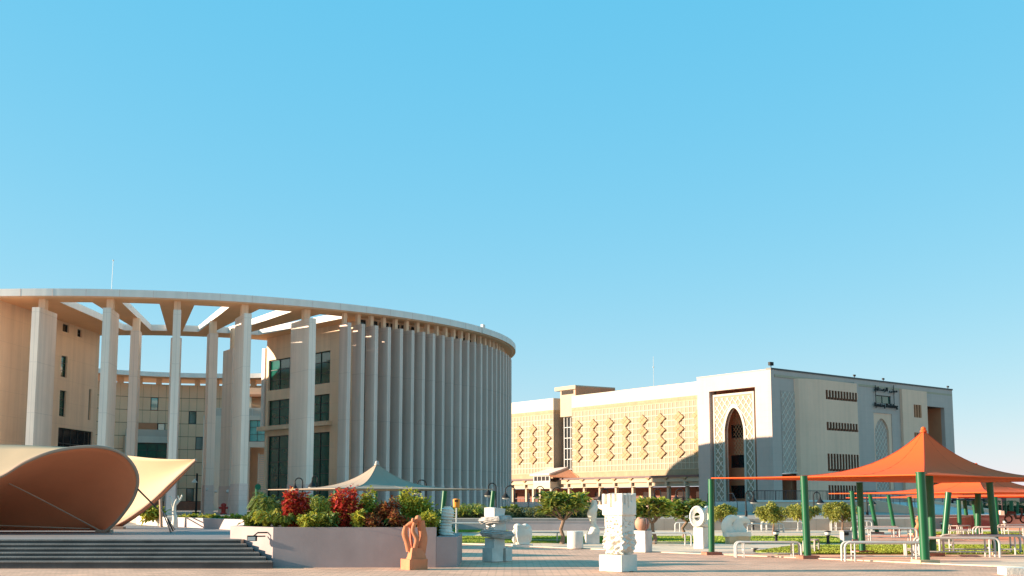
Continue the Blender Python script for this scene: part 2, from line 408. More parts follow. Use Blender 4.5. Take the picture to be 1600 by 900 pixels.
for t in angs:
    for f_ in lv:
        q = pol(f_(t), t); vs += [(q.x,q.y,ZS), (q.x,q.y,ZT)]
fs = []
idx = lambda i, k, z: (i % n)*8+k*2+z
hole = [any(h[0]-1e-3 <= angs[i] and (angs[i+1] if i+1 < n else 999) <= h[1]+1e-3 for h in holes) for i in range(n)]
for i in range(n):
    j = i+1
    for k in range(3):
        if k == 1 and hole[i]: continue
        fs.append((idx(i,k,0),idx(i,k+1,0),idx(j,k+1,0),idx(j,k,0))[::-1]); fs.append((idx(i,k,1),idx(i,k+1,1),idx(j,k+1,1),idx(j,k,1)))
    fs.append((idx(i,0,0),idx(j,0,0),idx(j,0,1),idx(i,0,1))[::-1]); fs.append((idx(i,3,0),idx(j,3,0),idx(j,3,1),idx(i,3,1)))
    if hole[i]:
        fs.append((idx(i,1,0),idx(j,1,0),idx(j,1,1),idx(i,1,1))); fs.append((idx(i,2,0),idx(j,2,0),idx(j,2,1),idx(i,2,1))[::-1])
        if not hole[i-1]: fs.append((idx(i,1,0),idx(i,2,0),idx(i,2,1),idx(i,1,1))[::-1])
        if not hole[(i+1) % n]: fs.append((idx(j,1,0),idx(j,2,0),idx(j,2,1),idx(j,1,1)))
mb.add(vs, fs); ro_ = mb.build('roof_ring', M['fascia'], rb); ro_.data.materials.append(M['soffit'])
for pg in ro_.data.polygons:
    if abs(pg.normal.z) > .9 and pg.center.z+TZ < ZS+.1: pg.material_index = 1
# small joint block on roof edge and drip line
q = pol(RO+.02, 66); mb = MB(); mb.box((q.x,q.y,ZS+.42), (.5,.25,.9), rad(66)); mb.build('roof_joint', M['fascia'], rb)
mb = MB()
for a in range(-30,120,2):
    p0, p1 = pol(RO-.35,a), pol(RO-.35,a+2); mb.tube([(p0.x,p0.y,ZS-.015),(p1.x,p1.y,ZS-.015)], .035, 4)
mb.build('drip_groove', M['stucco'], rb)
for a in range(-32,104,4):
    q = pol(RO-.06, a+.7); mb = MB(); mb.box((q.x,q.y,(ZS+ZT)/2), (.035,.14,ZT-ZS-.02), rad(a+.7)); mb.build('fascia_joint', M['plinth'], rb)

def blade(name, th, ro, L, wd, ztop, m='fin', stub=True, zb=TZ, basez=3.3, grow=.04, c=C, stubin=1.2, sw=.32):
    ca = rad(th); mid = pol(ro-L/2, th, c)
    mb = MB(); mb.box((mid.x,mid.y,(zb+ztop)/2), (wd, L, ztop-zb), ca)
    o = mb.build(name, M[m], rb)
    if basez:
        mb = MB(); mb.box((mid.x,mid.y,(zb+basez)/2), (wd+2*grow, L+2*grow, basez-zb), ca); mb.build('stone_base', M['plinth'], o)
    if stub:
        p = pol(ro-stubin, th, c); mb = MB(); mb.box((p.x,p.y,(ztop+ZS)/2), (sw,sw*1.2,ZS-ztop), ca); mb.build('stub_post', M['stucco'], o)
    return o
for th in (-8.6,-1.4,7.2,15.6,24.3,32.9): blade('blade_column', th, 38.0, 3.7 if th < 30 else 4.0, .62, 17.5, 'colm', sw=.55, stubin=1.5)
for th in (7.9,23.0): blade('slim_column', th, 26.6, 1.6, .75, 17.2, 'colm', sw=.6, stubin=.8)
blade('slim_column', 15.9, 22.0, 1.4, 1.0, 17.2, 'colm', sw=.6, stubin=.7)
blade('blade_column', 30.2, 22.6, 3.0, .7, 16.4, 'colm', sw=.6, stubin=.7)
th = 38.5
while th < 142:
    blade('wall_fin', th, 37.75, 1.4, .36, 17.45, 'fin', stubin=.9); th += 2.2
# ---- left wing
LW = Face(atz(3,472,18.3), atz(154,522.6,18.3))
def px_rect(fc, x0, x1, y0, y1, o=0.):
    xm, ym = (x0+x1)/2, (y0+y1)/2
    return fc.on(x0,ym,o)[0], fc.on(x1,ym,o)[0], fc.on(xm,y1,o)[1], fc.on(xm,y0,o)[1]
lwin = [(98,108,506.5,519,'glk',1,1),(121,128,514.5,526.7,'glk',2,2),(95.5,105,556,589.5,'gl',1,3),(93,103,610,651,'gl',1,3),(138.5,142,607.5,656.5,'glk',1,3),(90.3,144,671,718,'glk',5,2)]
L1 = LW.len; S0 = -1.2
H = [px_rect(LW,*q[:4]) for q in lwin]
mb = MB(); LW.wall(mb, S0, L1, TZ, ZS, -.35, 0, H)
mb.build('wing_wall', M['stucco'], rb)
for h, q in zip(H, lwin): LW.window(rb, *h, -.16, q[5], q[6], q[4])
a = LW.pt(S0,-.4,0); b = LW.pt(L1,-.0,0); bi = LW.pt(L1,-.4,0)
# body of the left wing behind that wall
outl = [a[:2]]+[tuple(pol(35.6,t)) for t in range(-10,-100,-6)]
inl = [tuple(pol(rin(t)+1.6,t)) for t in range(-94,-30,6)]
mb = MB(); mb.prism([p for p in (outl+inl+[bi[:2]])][::-1], TZ, ZS-.002); mb.build('wing_body', M['stucco'], rb)
mb = MB()
for k in range(1): LW.box(mb, L1-.02, L1+.5, TZ, ZS-.004, -1.2, -.06)
mb.build('wing_pier', M['stucco'], rb)
# ---- right wing
P1 = atz(417.5,528.7,18.4); P2 = atz(549,502.7,18.4)
RW = Face(P1, P2)
e = P2-P1
# extend the wall until it meets radius 35.5
s = 0
while (Vector((P1.x,P1.y))+RW.u*s-C).length < 35.5: s += .05
SE = s
def rwin(xa, xb, yl0, yl1): # left edge x, right edge x, y at left edge top/bottom
    sa, zt = RW.on(xa,yl0); _, zb_ = RW.on(xa,yl1); sb = RW.on(xb,yl1)[0]
    return sa, sb, zb_, zt
RH = [rwin(420,515,563.6,610.7), rwin(419,514,626.5,666), rwin(418,513,682,783)]
mb = MB(); RW.wall(mb, 0, SE, TZ, ZS-.002, -.4, 0, RH); mb.build('wing_wall', M['stucco'], rb)
for h, nv, nh in zip(RH, (6,6,6), (3,3,5)): RW.window(rb, *h, -.18, nv, nh, 'gl', .08)
mb = MB(); z = RW.on(403,668)[1]; RW.box(mb, -.7, RH[1][1]+.5, z-.42, z, -.1, .55); mb.build('window_ledge', M['stucco'], rb)
mb = MB(); z0_ = RW.on(412,672)[1]; z1_ = RW.on(412,545)[1]; RW.box(mb, -.75, -.15, z0_, z1_, -2., .12); mb.build('corner_pier', M['fascia'], rb)
body = [RW.pt(0,-.42,0)[:2]]+[tuple(pol(rin(t)+1.8,t)) for t in range(66,142,6)]+[tuple(pol(35.4,t)) for t in range(142,40,-4)]+[RW.pt(SE,-.42,0)[:2]]
mb = MB(); mb.prism(body, TZ, 16.6); mb.build('wing_body', M['glk'], rb)
mb = MB(); mb.prism(body, 16.602, ZS-.004); mb.build('wing_attic', M['stucco'], rb)
for a0, a1 in ((41.5,54.5),(63,84)):
    t = a0
    while t < a1:
        p0, p1 = pol(35.52,t+.35), pol(35.52,t+1.95); f_ = Face(p0,p1); f_.window(rb, 0, f_.len, 16.75, 18.2, .08, 1, 1, 'glk', .05, .1); t += 2.2
# ---- rear curved wall with panels
RR = 24.6
def bk(r, ph): a = rad(ph); return Vector((C2.x+r*math.sin(a), C2.y+r*math.cos(a)))
def phi(px, y=680):
    best = min((abs(((lambda q: 800+F*q.x/(q.y*cp))(bk(RR,p/4)))-px), p/4) for p in range(-240,200)); return best[1]
TOPZ = 17.55; RHH = 1.74; DPH = 2.36; PH0 = -47.2
ncol = 27; nrow = 9
mb = MB()
for i in range(-8, 44):
    p0, p1 = bk(RR+.07,PH0+i*DPH), bk(RR+.07,PH0+(i+1)*DPH); q1, q0 = bk(RR+.6,PH0+(i+1)*DPH), bk(RR+.6,PH0+i*DPH)
    mb.prism([p0,p1,q1,q0], TZ, TOPZ-.02)
mb.build('rear_wall', M['dark'], rb)
cells = {}
def cell(px, y):
    i = int((phi(px)-PH0)//DPH); z = atd(px,y,169).z; j = int((TOPZ-z)//RHH); return i, j
wcells = {cell(238,635):'glb', cell(299,646):'gl', cell(311,688):'gl', cell(291,777):'gl', cell(308,790):'gl'}
li, lj = cell(210,672); logg = {(li,lj),(li+1,lj),(li-1,lj),(li+2,lj)}
wcells[(li+3,lj)] = 'glb'
pm = None
for i in range(ncol):
    for j in range(nrow):
        p0, p1 = bk(RR,PH0+i*DPH+.035), bk(RR,PH0+(i+1)*DPH-.035); fc = Face(p0,p1)
        za, zb_ = TOPZ-(j+1)*RHH+.03, TOPZ-j*RHH-.03
        if (i,j) in wcells: fc.window(rb, .05, fc.len-.05, za+.02, zb_-.02, -.02, 1, 2, wcells[(i,j)], .06, .05); continue
        if (i,j) in logg: continue
        mb = MB(); fc.box(mb, 0, fc.len, za, zb_, -.06, 0); mb.build('wall_panel', M['panel'], rb)
# coping + low plinth
for z0_, z1_, m_, r_ in ((TOPZ-.02, TOPZ+.06, 'panel', -.05), (TZ, TOPZ-nrow*RHH-.02, 'rbrick', -.2)):
    mb = MB()
    for i in range(-8,44):
        mb.prism([bk(RR+r_,PH0+i*DPH),bk(RR+r_,PH0+(i+1)*DPH),bk(RR+.62,PH0+(i+1)*DPH),bk(RR+.62,PH0+i*DPH)], z0_, z1_)
    mb.build('wall_coping' if m_ == 'panel' else 'brick_plinth', M[m_], rb)
i = 0
while PH0+i*5.9 < 66:
    p = bk(RR+.15, PH0+i*5.9); mb = MB(); mb.box((p.x,p.y,(TOPZ+ZS)/2+.03),(.7,.6,ZS-TOPZ-.06), -rad(PH0+i*5.9)); mb.build('roof_post', M['panel'], rb); i += 1
# loggia with balcony and window below it
f_ = Face(bk(RR,PH0+(li-1)*DPH), bk(RR,PH0+(li+3)*DPH))
zb_ = TOPZ-(lj+1)*RHH; zt_ = TOPZ-lj*RHH
mb = MB(); f_.box(mb, .05, f_.len-.05, zb_, zt_, .0, .05); mb.build('loggia_recess', M['terra'], rb)
mb = MB(); f_.box(mb, -.4, f_.len+1.6, zb_-.95, zb_-.1, .15, 1.5); mb.build('balcony_slab', M['white'], rb)
mb = MB(); f_.box(mb, -.4, f_.len+1.6, zb_-.09, zb_+.8, 1.42, 1.46); mb.build('balcony_glass', M['bglass'], rb)
mb = MB(); f_.box(mb, -.4, -.1, TZ, zb_-.95, .1, 1.4); f_.box(mb, f_.len+1.1, f_.len+1.5, TZ, zb_-.95, .1, 1.4); mb.build('balcony_pier', M['white'], rb)
f_.window(rb, -.1, f_.len+1.1, zb_-2.9, zb_-1., 1.2, 4, 2, 'gl', .08, .1)
# ---- courtyard pavilion block
PV = Face((atd(316.5,700,158).x,158), (atd(425,700,158).x,158))
zt_ = atd(350,649.5,158).z
pw = []
for x0, x1, y0, y1, nv, nh, gl in ((320.3,328,658,690.6,1,3,'gl'),(345,354,658,690.6,1,3,'gl'),(389.6,414,656.5,690,2,3,'glb'),(318.8,326.9,712.5,771.6,1,4,'gl'),(343,353,712.5,771.6,1,4,'gl')):
    pw.append((px_rect(PV,x0,x1,y0,y1), nv, nh, gl))
op = px_rect(PV,389,425,699,803)
op = (op[0], PV.len, TZ, op[3])
mb = MB(); PV.wall(mb, 0, PV.len, TZ, zt_, -.4, 0, [q[0] for q in pw]+[op]); mb.build('pavilion_wall', M['white'], rb)
for q, nv, nh, gl in pw: PV.window(rb, *q, -.15, nv, nh, gl, .06)
mb = MB(); PV.box(mb, 0, PV.len, TZ, zt_, -4.5, -4.2); PV.box(mb, 0,.3,TZ,zt_,-4.2,-.4); PV.box(mb, 0, PV.len, zt_-.3, zt_-.01, -4.2, -.4); mb.build('pavilion_body', M['panel'], rb)
sl0 = PV.on(401.7,740)[0]
for k in range(19):
    z = PV.on(410,711+k*3.3)[1]; mb = MB(); PV.box(mb, sl0, PV.len, z-.09, z+.09, -1.1, -.95); mb.build('louvre_slat', M['white'], rb)
mb = MB(); PV.box(mb, sl0-.12, sl0, PV.on(410,776)[1], PV.on(410,708)[1], -1.2, -.9); mb.build('louvre_post', M['white'], rb)
mb = MB(); PV.box(mb, .1, PV.len, zt_, zt_+.9, -.2, -.16); mb.build('balcony_glass', M['bglass'], rb)
mb = MB()
for k in range(8): PV.box(mb, .1+k*1.2, .15+k*1.2, zt_, zt_+1., -.2, -.15)
PV.box(mb, .1, PV.len, zt_+.92, zt_+.98, -.22, -.15); mb.build('balcony_rail', M['galv'], rb)
mb = MB(); PV.box(mb, 2.0, PV.len, zt_, 16.5, -4., -3.6); mb.build('upper_storey', M['panel'], rb)
mb = MB(); PV.box(mb, 2.0, PV.len, 15.2, 15.5, -4.2, -1.5); mb.build('upper_canopy', M['terra'], rb)
for s_ in (2.6, 5.4, 8.): 
    mb = MB(); PV.box(mb, s_, s_+.25, zt_, 15.2, -1.9, -1.65); mb.build('upper_post', M['stucco'], rb)
# lightning rod
p = atz(171,452,19.); zr = atd(174,405,p.y).z
mb = MB(); mb.tube([(p.x,p.y+.5,19.),(p.x+.05,p.y+.5,zr)], .018, 6); mb.ball((p.x+.05,p.y+.5,zr),.07,8,6); mb.build('lightning_rod', M['galv'], rb)
# ================================================================== right-hand building
D0 = 160.
K = atd(1204,577,D0); TOP = K.z
Lp = atz(802,624.8,TOP); Rp = atz(1487.5,610,TOP)
LF = Face(K, Lp); RF = Face(K, Rp)
gb = thing('arched_building', (K.x,K.y,TZ), 'long cream and grey four storey block with tall pointed arch on its corner tower', 'building')
def rc(fc, x0, x1, y0, y1, o=0.): return px_rect(fc, x0, x1, y0, y1, o)
sT = LF.on(1090,650)[0]                      # tower / wing boundary
base_z = LF.on(1150,783)[1]
OT = -1.6                                    # wing wall set back
# --- tower front
rec = rc(LF, 1109.5, 1182, 608, 786); rec = (rec[0], rec[1], base_z-.2, rec[3])
rec = (min(rec[0],rec[1]), max(rec[0],rec[1]), rec[2], rec[3])
mb = MB(); LF.wall(mb, 0.3, sT, base_z, TOP, -1.0, 0, [rec]); mb.build('tower_wall', M['greyc'], gb)
mb = MB(); LF.box(mb, 0, .3, base_z, TOP, -.6, -.0); mb.build('corner_stone', M['greyc'], gb)
mb = MB(); LF.box(mb, 0.02, sT-.02, TZ, base_z-.002, -1., .12); mb.build('tower_plinth', M['lowwall'], gb)
# white surround inside the recess
o1 = -.35
ps = rc(LF, 1115.5, 1179.5, 614, 786, o1); sA, sB = min(ps[0],ps[1]), max(ps[0],ps[1]); zA, zB = base_z-.2, ps[3]
ar = rc(LF, 1133, 1162.8, 637, 786, o1); aA, aB = min(ar[0],ar[1]), max(ar[0],ar[1]); zap = LF.on(1147,637,o1)[1]; zsp = LF.on(1147,672,o1)[1]
def arch_pts(a, b, zs, za, n=10):
    """pointed arch from (a,zs) over apex to (b,zs)"""
    c = (a+b)/2; P = []
    for i in range(n+1):
        t = i/n; P.append((a+(c-a)*(1-math.cos(t*math.pi/2))**1.0*1.0 if False else a+(c-a)*(t**1.35), zs+(za-zs)*(1-(1-t)**1.75)))
    return P+[(2*c-x, z) for x, z in reversed(P[:-1])]
def arch_panel(fc, mb, s0, s1, z0, z1, a, b, zs, za, oo0, oo1):
    A_ = arch_pts(a, b, zs, za); c = (a+b)/2
    fc.box(mb, s0, a, z0, z1, oo0, oo1); fc.box(mb, b, s1, z0, z1, oo0, oo1)
    for (x0,y0),(x1,y1) in zip(A_[:-1],A_[1:]): fc.poly(mb, [(x0,y0),(x1,y1),(x1,z1),(x0,z1)], oo0, oo1)
mb = MB(); arch_panel(LF, mb, sA, sB, zA, zB, aA, aB, zsp, zap, -.75, o1-.08)
mb.build('arch_backing', M['latb'], gb)
mb = MB(); bw = .28
LF.box(mb, sA, sA+bw, zA, zB, o1-.1, o1); LF.box(mb, sB-bw, sB, zA, zB, o1-.1, o1); LF.box(mb, sA+bw, sB-bw, zB-bw, zB, o1-.1, o1-.003)
A_ = arch_pts(aA, aB, zsp, zap); A2 = arch_pts(aA-.38, aB+.38, zsp, zap+.55)
for k in range(len(A_)-1): LF.poly(mb, [A_[k],A_[k+1],A2[k+1],A2[k]], o1-.6, o1+.03)
LF.box(mb, aA-.38, aA, zA, zsp, o1-.6, o1+.028); LF.box(mb, aB, aB+.38, zA, zsp, o1-.6, o1+.028)
mb.build('arch_surround', M['white'], gb)
def inside_fn(s, z):   # True in lattice field (outside the arch band)
    if not (sA+bw < s < sB-bw and zA < z < zB-bw): return False
    if aA-.38 < s < aB+.38:
        if z < zsp: return False
        c = (aA+aB)/2; hw = (aB-aA)/2+.38; t = 1-abs(s-c)/hw
        t = max(0,t)**(1/1.35); zz = zsp+(zap+.55-zsp)*(1-(1-t)**1.75)
        return z > zz
    return True
def lattice(fc, mb, s0, s1, z0, z1, step, wdt, oo0, oo1, fn=None, asp=1.15):
    """diagonal trellis; each bar clipped to the field in short pieces"""
    W_, H_ = s1-s0, z1-z0; seg = step/4
    for sg in (1,-1):
        c = -H_/asp-step
        while c < W_+H_/asp+step:
            z = z0; run = None
            while z < z1+1e-6:
                s = s0+c+sg*(z-z0)/asp if sg == 1 else s0+c-(z-z0)/asp
                good = s0 < s < s1 and z <= z1 and (fn is None or fn(s,z))
                if good and run is None: run = (s,z)
                if run is not None and (not good or z+seg > z1):
                    e_ = (ps_[0],ps_[1]) if not good else (s,z)
                    if e_[1]-run[1] > seg*.5:
                        h = wdt*.75; fc.poly(mb, [(run[0]-h,run[1]),(run[0]+h,run[1]),(e_[0]+h,e_[1]),(e_[0]-h,e_[1])], oo0, oo1+(.004 if sg == 1 else 0))
                    run = None
                ps_ = (s,z); z += seg
            c += step
mb = MB(); lattice(LF, mb, sA+bw, sB-bw, zA, zB-bw, 1.0, .1, o1-.08, o1-.02, inside_fn)
tag(mb.build('arch_trellis', M['latw'], gb), kind='stuff')
# recess behind the arch: terracotta back wall, dark openings
ob = -3.0
bh = []
for y0, y1 in ((663.5,684.5),(711,731),(758.5,779)):
    q = rc(LF, 1142, 1163.5, y0, y1, ob); bh.append((min(q[0],q[1])-.6, max(q[0],q[1]), q[2], q[3]))
mb = MB(); LF.wall(mb, aA-3, aB+2, zA, TOP-1, ob-.3, ob, bh); mb.build('recess_wall', M['terra'], gb)
mb = MB(); LF.box(mb, aA-3.2, aA-3, zA, TOP-1, ob, -1.1); LF.box(mb, aB+2, aB+2.2, zA, TOP-1, ob, -1.1); LF.box(mb, aA-3, aB+2, zA-.2, zA, ob, -.2); mb.build('recess_side', M['terra'], gb)
for h in bh: LF.window(gb, *h, ob-.1, 2, 1, 'glk', .08, .12)
mb = MB(); lattice(LF, mb, aA-.5, aB+1, bh[1][3], TOP-2, .55, .05, ob+.01, ob+.05); tag(mb.build('recess_trellis', M['ybrick'], gb), kind='stuff')
# --- wing wall
WL = LF.on(790,700,OT)[0]
yz = lambda x, y, o=OT: LF.on(x,y,o)[1]
zc1 = yz(1088,617.5); zf1 = yz(1088,624.5); zl = yz(1088,732); zle = yz(1088,742)
n0 = LF.on(893.5,680,OT)[0]; n1 = LF.on(864.7,680,OT)[0]
segs = [(sT, n0), (n1, WL+14)]
CW = .88; CH = .86
for si, (a, b) in enumerate(segs):
    mb = MB(); LF.box(mb, a, b, zc1, TOP-.25, -8, OT); mb.build('parapet_band', M['white'], gb)
    mb = MB(); LF.box(mb, a, b, zf1, zc1-.002, -8, OT-.02); mb.build('sand_frieze', M['frieze'], gb)
    mb = MB(); LF.box(mb, a, b, zl, zf1-.002, -8, OT-.05); mb.build('screen_backing', M['latb'], gb)
    mb = MB(); LF.box(mb, a, b, zle, zl-.002, -8, OT-.02); mb.build('sand_frieze', M['frieze'], gb)
    mb = MB(); s = a; N_ = round((b-a)/CW); cw = (b-a)/N_
    for k in range(N_+1):
        s = a+k*cw; LF.box(mb, max(a,s-.06), min(b,s+.06), zl+.002, zf1-.004, OT-.05, OT)
    NR = round((zf1-zl)/CH); chh = (zf1-zl)/NR
    for k in range(NR+1):
        z = zl+k*chh; LF.box(mb, a, b, max(zl+.004,z-.06), min(zf1-.006,z+.06), OT-.05, OT+.004)
    tag(mb.build('screen_grid', M['latf'], gb), kind='stuff')
    xs = (903.3,927.6,952.7,978.8,1004.9,1032.7,1061.5,1090) if si == 0 else (811.3,832.7,854.8)
    ss = [LF.on(x,685,OT)[0] for x in xs]
    if si == 0:
        d_ = (ss[6]-ss[0])/6; ss = [ss[0]+d_*k for k in range(7)]+[ss[0]+d_*7]
    else: d_ = (ss[0]-ss[2])/2; ss = [ss[2]+d_*k for k in range(-0,6)]
    x_ = 903.3 if si == 0 else 811.3
    zz = [LF.on(903.3,y,OT)[1] for y in (664.8,681.3,698,714.5)]
    zz0, dz = zz[0], (zz[3]-zz[0])/3
    d_abs = abs(d_)
    for s in ss:
        for k in range(4):
            z = zz0+dz*k; hw, hh = d_abs*.29, abs(dz)*.5-.03
            if s-hw < sT+.05:  # clipped by the tower
                continue
            mb = MB()
            for (ax, az) in ((0,.5),(0,-.5),(.5,0),(-.5,0)):
                cx_, cz_ = s+ax*hw, z+az*hh; g_ = .46
                LF.poly(mb, [(cx_-hw*g_,cz_),(cx_,cz_-hh*g_),(cx_+hw*g_,cz_),(cx_,cz_+hh*g_)], OT-.05, OT+.2)
            LF.poly(mb, [(s-hw,z),(s,z-hh),(s+hw,z),(s,z+hh)], OT-.05, OT+.16)
            mb.build('diamond_panel', M['dia'], gb)
# stair tower between the two screens
mb = MB(); zz1 = yz(880,613,OT-1.2); zg = yz(880,652,OT-1.2)
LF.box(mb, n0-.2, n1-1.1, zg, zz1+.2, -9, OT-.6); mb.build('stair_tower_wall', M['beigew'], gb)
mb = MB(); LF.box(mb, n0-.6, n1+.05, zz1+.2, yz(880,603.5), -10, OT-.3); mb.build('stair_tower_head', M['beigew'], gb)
mb = MB(); LF.box(mb, n0-.62, n0-.6, TOP-.3, yz(880,603.5)-.2, -10, -2); LF.box(mb, n0-16, n0-.6, TOP-.9, yz(880,603.5)-.5, -24, -10.1); mb.build('roof_room', M['terra'], gb)
mb = MB(); LF.box(mb, n0+.3, n1-1.5, zz1-.5, zz1+.1, OT-.6, OT-.55); mb.build('stair_vent', M['interior'], gb)
mb = MB(); LF.box(mb, n0, n1, TZ, zg, -8, -5.5); mb.build('stair_recess', M['terra'], gb)
zb_ = yz(880,734)
LF.window(gb, n0+.1, n1-1.2, zb_, zg, OT-1.2, 4, 5, 'glk', .14, .2, 'plf' if 'plf' in M else 'galv')
# roof slab so the block is closed from above
mb = MB(); mb.prism([LF.pt(0,-.7,0)[:2], LF.pt(WL+14,-8,0)[:2], (LF.A+LF.u*(WL+14)+RF.u*40)[:], (LF.A+RF.u*(RF.len))[:]], TOP-.9, TOP-.6)
mb.build('flat_roof', M['beigew'], gb)
# ledge, gallery and arcade below the wing
zA0 = LF.on(1088,745,0)[1]; zA1 = LF.on(1088,759.3,0)[1]; zF = LF.on(1088,789,0)[1]
mb = MB(); LF.box(mb, sT, WL+14, zle-.28, zle-.002, -6, .15); mb.build('gallery_ledge', M['maroon'], gb)
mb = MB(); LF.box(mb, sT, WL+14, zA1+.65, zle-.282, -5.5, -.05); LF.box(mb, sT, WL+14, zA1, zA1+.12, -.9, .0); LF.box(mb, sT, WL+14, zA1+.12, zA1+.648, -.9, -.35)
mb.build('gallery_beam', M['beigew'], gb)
xs = (811,832.7,862.7,886,909.3,934,960,986,1012.7,1041,1070)
s_a, s_b = LF.on(886,770)[0], LF.on(1070,770)[0]; dcol = (s_a-s_b)/7
mb_in = MB()
for k in range(-0, 18):
    s = s_b+dcol*k
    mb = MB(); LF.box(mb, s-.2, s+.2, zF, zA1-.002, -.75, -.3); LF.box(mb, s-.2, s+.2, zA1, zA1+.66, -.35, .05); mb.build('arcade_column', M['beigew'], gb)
    mb = MB(); LF.box(mb, s-.45, s+.45, zle-.42, zle-.28, -.05, .2); LF.box(mb, s-.2, s+.2, zle-.6, zle-.42, -.05, .12); mb.build('ledge_bracket', M['dia'], gb)
    mb = MB(); LF.box(mb, s-.9+dcol*.5, s+.7+dcol*.5, zF+.1, zA1-.7, -4.62, -4.55); mb.build('dark_doorway', M['glk'], gb)
    mb = MB(); LF.box(mb, s+.25, s+dcol-.25, zF+.95, zF+1.05, -.5, -.44)
    for j in range(5): LF.box(mb, s+.3+j*dcol*.2, s+.34+j*dcol*.2, zF, zF+.95, -.49, -.45)
    mb.build('arcade_rail', M['maroon'], gb)
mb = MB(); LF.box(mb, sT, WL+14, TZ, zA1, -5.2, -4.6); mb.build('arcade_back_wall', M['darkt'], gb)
mb = MB(); LF.box(mb, sT, WL+14, TZ, zF, -4.6, .1); mb.build('arcade_base', M['plinth'], gb)
mb = MB(); LF.box(mb, WL+6, WL+14.2, TZ, zA1+.002, -4.6, -.1); mb.build('arcade_end', M['beigew'], gb)
# small gabled entrance hood
g0, g1 = LF.on(859.5,748,1.5)[0], LF.on(833,748,1.5)[0]
zt0 = LF.on(846,743,1.5)[1]; zb0 = LF.on(846,753,1.5)[1]; zr = LF.on(880,732,OT)[1]
mb = MB(); LF.box(mb, g0, g1, zA1-.1, zb0, -1, 1.5); LF.box(mb, g0-.3, g0+.1, TZ, zA1-.1, 1.1,1.5); LF.box(mb, g1-.1, g1+.3, TZ, zA1-.1, 1.1,1.5); mb.build('hood_wall', M['latf'], gb)
LF.window(gb, g0+.1, g1-.1, zb0, zt0, 1.5, 4, 1, 'glk', .16, .2, 'galv')
mb = MB(); rA = [LF.pt(g1+.4,1.9,zt0), LF.pt(g0-.3,1.9,zt0), LF.pt(g0-.6,OT,zr), LF.pt(g1+.2,OT,zr-.2)]
mb.add([*rA, *[(p[0],p[1],p[2]+.25) for p in rA]], [(0,1,2,3),(7,6,5,4),(0,4,5,1),(1,5,6,2),(2,6,7,3),(3,7,4,0)]); mb.build('hood_roof', M['plinth'], gb)
mb = MB(); rB = [LF.pt(g0-.31,1.8,zt0), LF.pt(g0-.31,1.8,zt0-.3), LF.pt(g0-3.4,OT+.1,zle), LF.pt(g0-.61,OT+.05,zr)]
mb.add(rB, [(0,1,2,3)]); mb.add([LF.pt(g0-.61,OT+.06,zr), LF.pt(g0-3.4,OT+.1,zle+.2), LF.pt(g0-3.4,OT+.1,zle), LF.pt(g0-.4,1.8,zt0-.3)], [(0,1,2,3)])
mb.build('hood_gable', M['terra'], gb)

# --- right face
z0r = LF.on(1204,783)[1]-.1
zq = lambda x, y, o=0.: RF.on(x,y,o)[1]
doorR = rc(RF, 1222.7, 1261, 740, 790); doorR = (doorR[0], doorR[1], z0r, doorR[3])
opR = rc(RF, 1450, 1478.7, 636, 786); opR = (opR[0], opR[1], z0r+1.5, opR[3])
nich = rc(RF, 1367, 1395.5, 646, 765)
swin = rc(RF, 1377, 1401, 618, 631)
swin = rc(RF, 1368, 1392, 618, 631)
mb = MB(); RF.wall(mb, .0, RF.len, z0r, TOP, -.6, 0, [doorR, opR, nich, swin]); mb.build('side_wall', M['greyc'], gb)
mb = MB(); RF.box(mb, -.05, RF.len+.1, TOP, TOP+.22, -.7, .08); mb.build('roof_edge_trim', M['frame'], gb)
mb = MB(); LF.box(mb, 0.1, sT, TOP+.003, TOP+.1, -.7, .06); mb.build('roof_edge_trim', M['greyc'], gb)
mb = MB(); RF.box(mb, 0, RF.len, TZ, z0r-.002, -1, .1); mb.build('side_plinth', M['lowwall'], gb)
mb = MB(); RF.box(mb, RF.len, RF.len+.02, TZ, TOP, -30, 0); mb.build('end_wall', M['greyc'], gb)
RF.window(gb, *swin, -.15, 2, 1, 'gl', .1)
lt = rc(RF, 1221.3, 1260, 612, 738)
mb = MB(); RF.box(mb, lt[0], lt[1], lt[2], lt[3], 0.002, .06); mb.build('trellis_backing', M['latt'], gb)
mb = MB(); lattice(RF, mb, lt[0], lt[1], lt[2], lt[3], .95, .06, .06, .12); RF.box(mb, lt[0], lt[1], lt[2]-.15, lt[2], 0, .2); tag(mb.build('side_trellis', M['latw'], gb), kind='stuff')
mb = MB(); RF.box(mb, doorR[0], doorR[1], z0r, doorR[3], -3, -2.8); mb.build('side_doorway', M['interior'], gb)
mb = MB(); RF.box(mb, doorR[0]+(doorR[1]-doorR[0])*.6, doorR[1], z0r, doorR[3], -2.8, -.9); mb.build('doorway_pier', M['terra'], gb)
# projecting beige bay
OB = 1.5
bx = RF.on(1276,690,OB)[0], RF.on(1342,690,OB)[0]
zbt = RF.on(1276,592.5,OB)[1]
lv = []
for x0, x1, yl0, yl1 in ((1290,1340,609,623.5),(1291.5,1341,659,672),(1293,1343,708.5,736),(1294.5,1343.5,758,783)):
    a_, zt1 = RF.on(x0,yl0,OB); _, zb1 = RF.on(x0,yl1,OB); b_ = RF.on(x1,(yl0+yl1)/2,OB)[0]; lv.append((a_, b_, zb1, zt1))
mb = MB(); RF.wall(mb, bx[0], bx[1], z0r, zbt, OB-.6, OB, lv); mb.build('bay_wall', M['beigesh'], gb)
mb = MB()
pr = [RF.pt(bx[0]-2.6,0.01,0)[:2], RF.pt(bx[0]-2.3,.55,0)[:2], RF.pt(bx[0]-1.3,1.25,0)[:2], RF.pt(bx[0]-.001,OB,0)[:2], RF.pt(bx[0]-.001,0.01,0)[:2]]
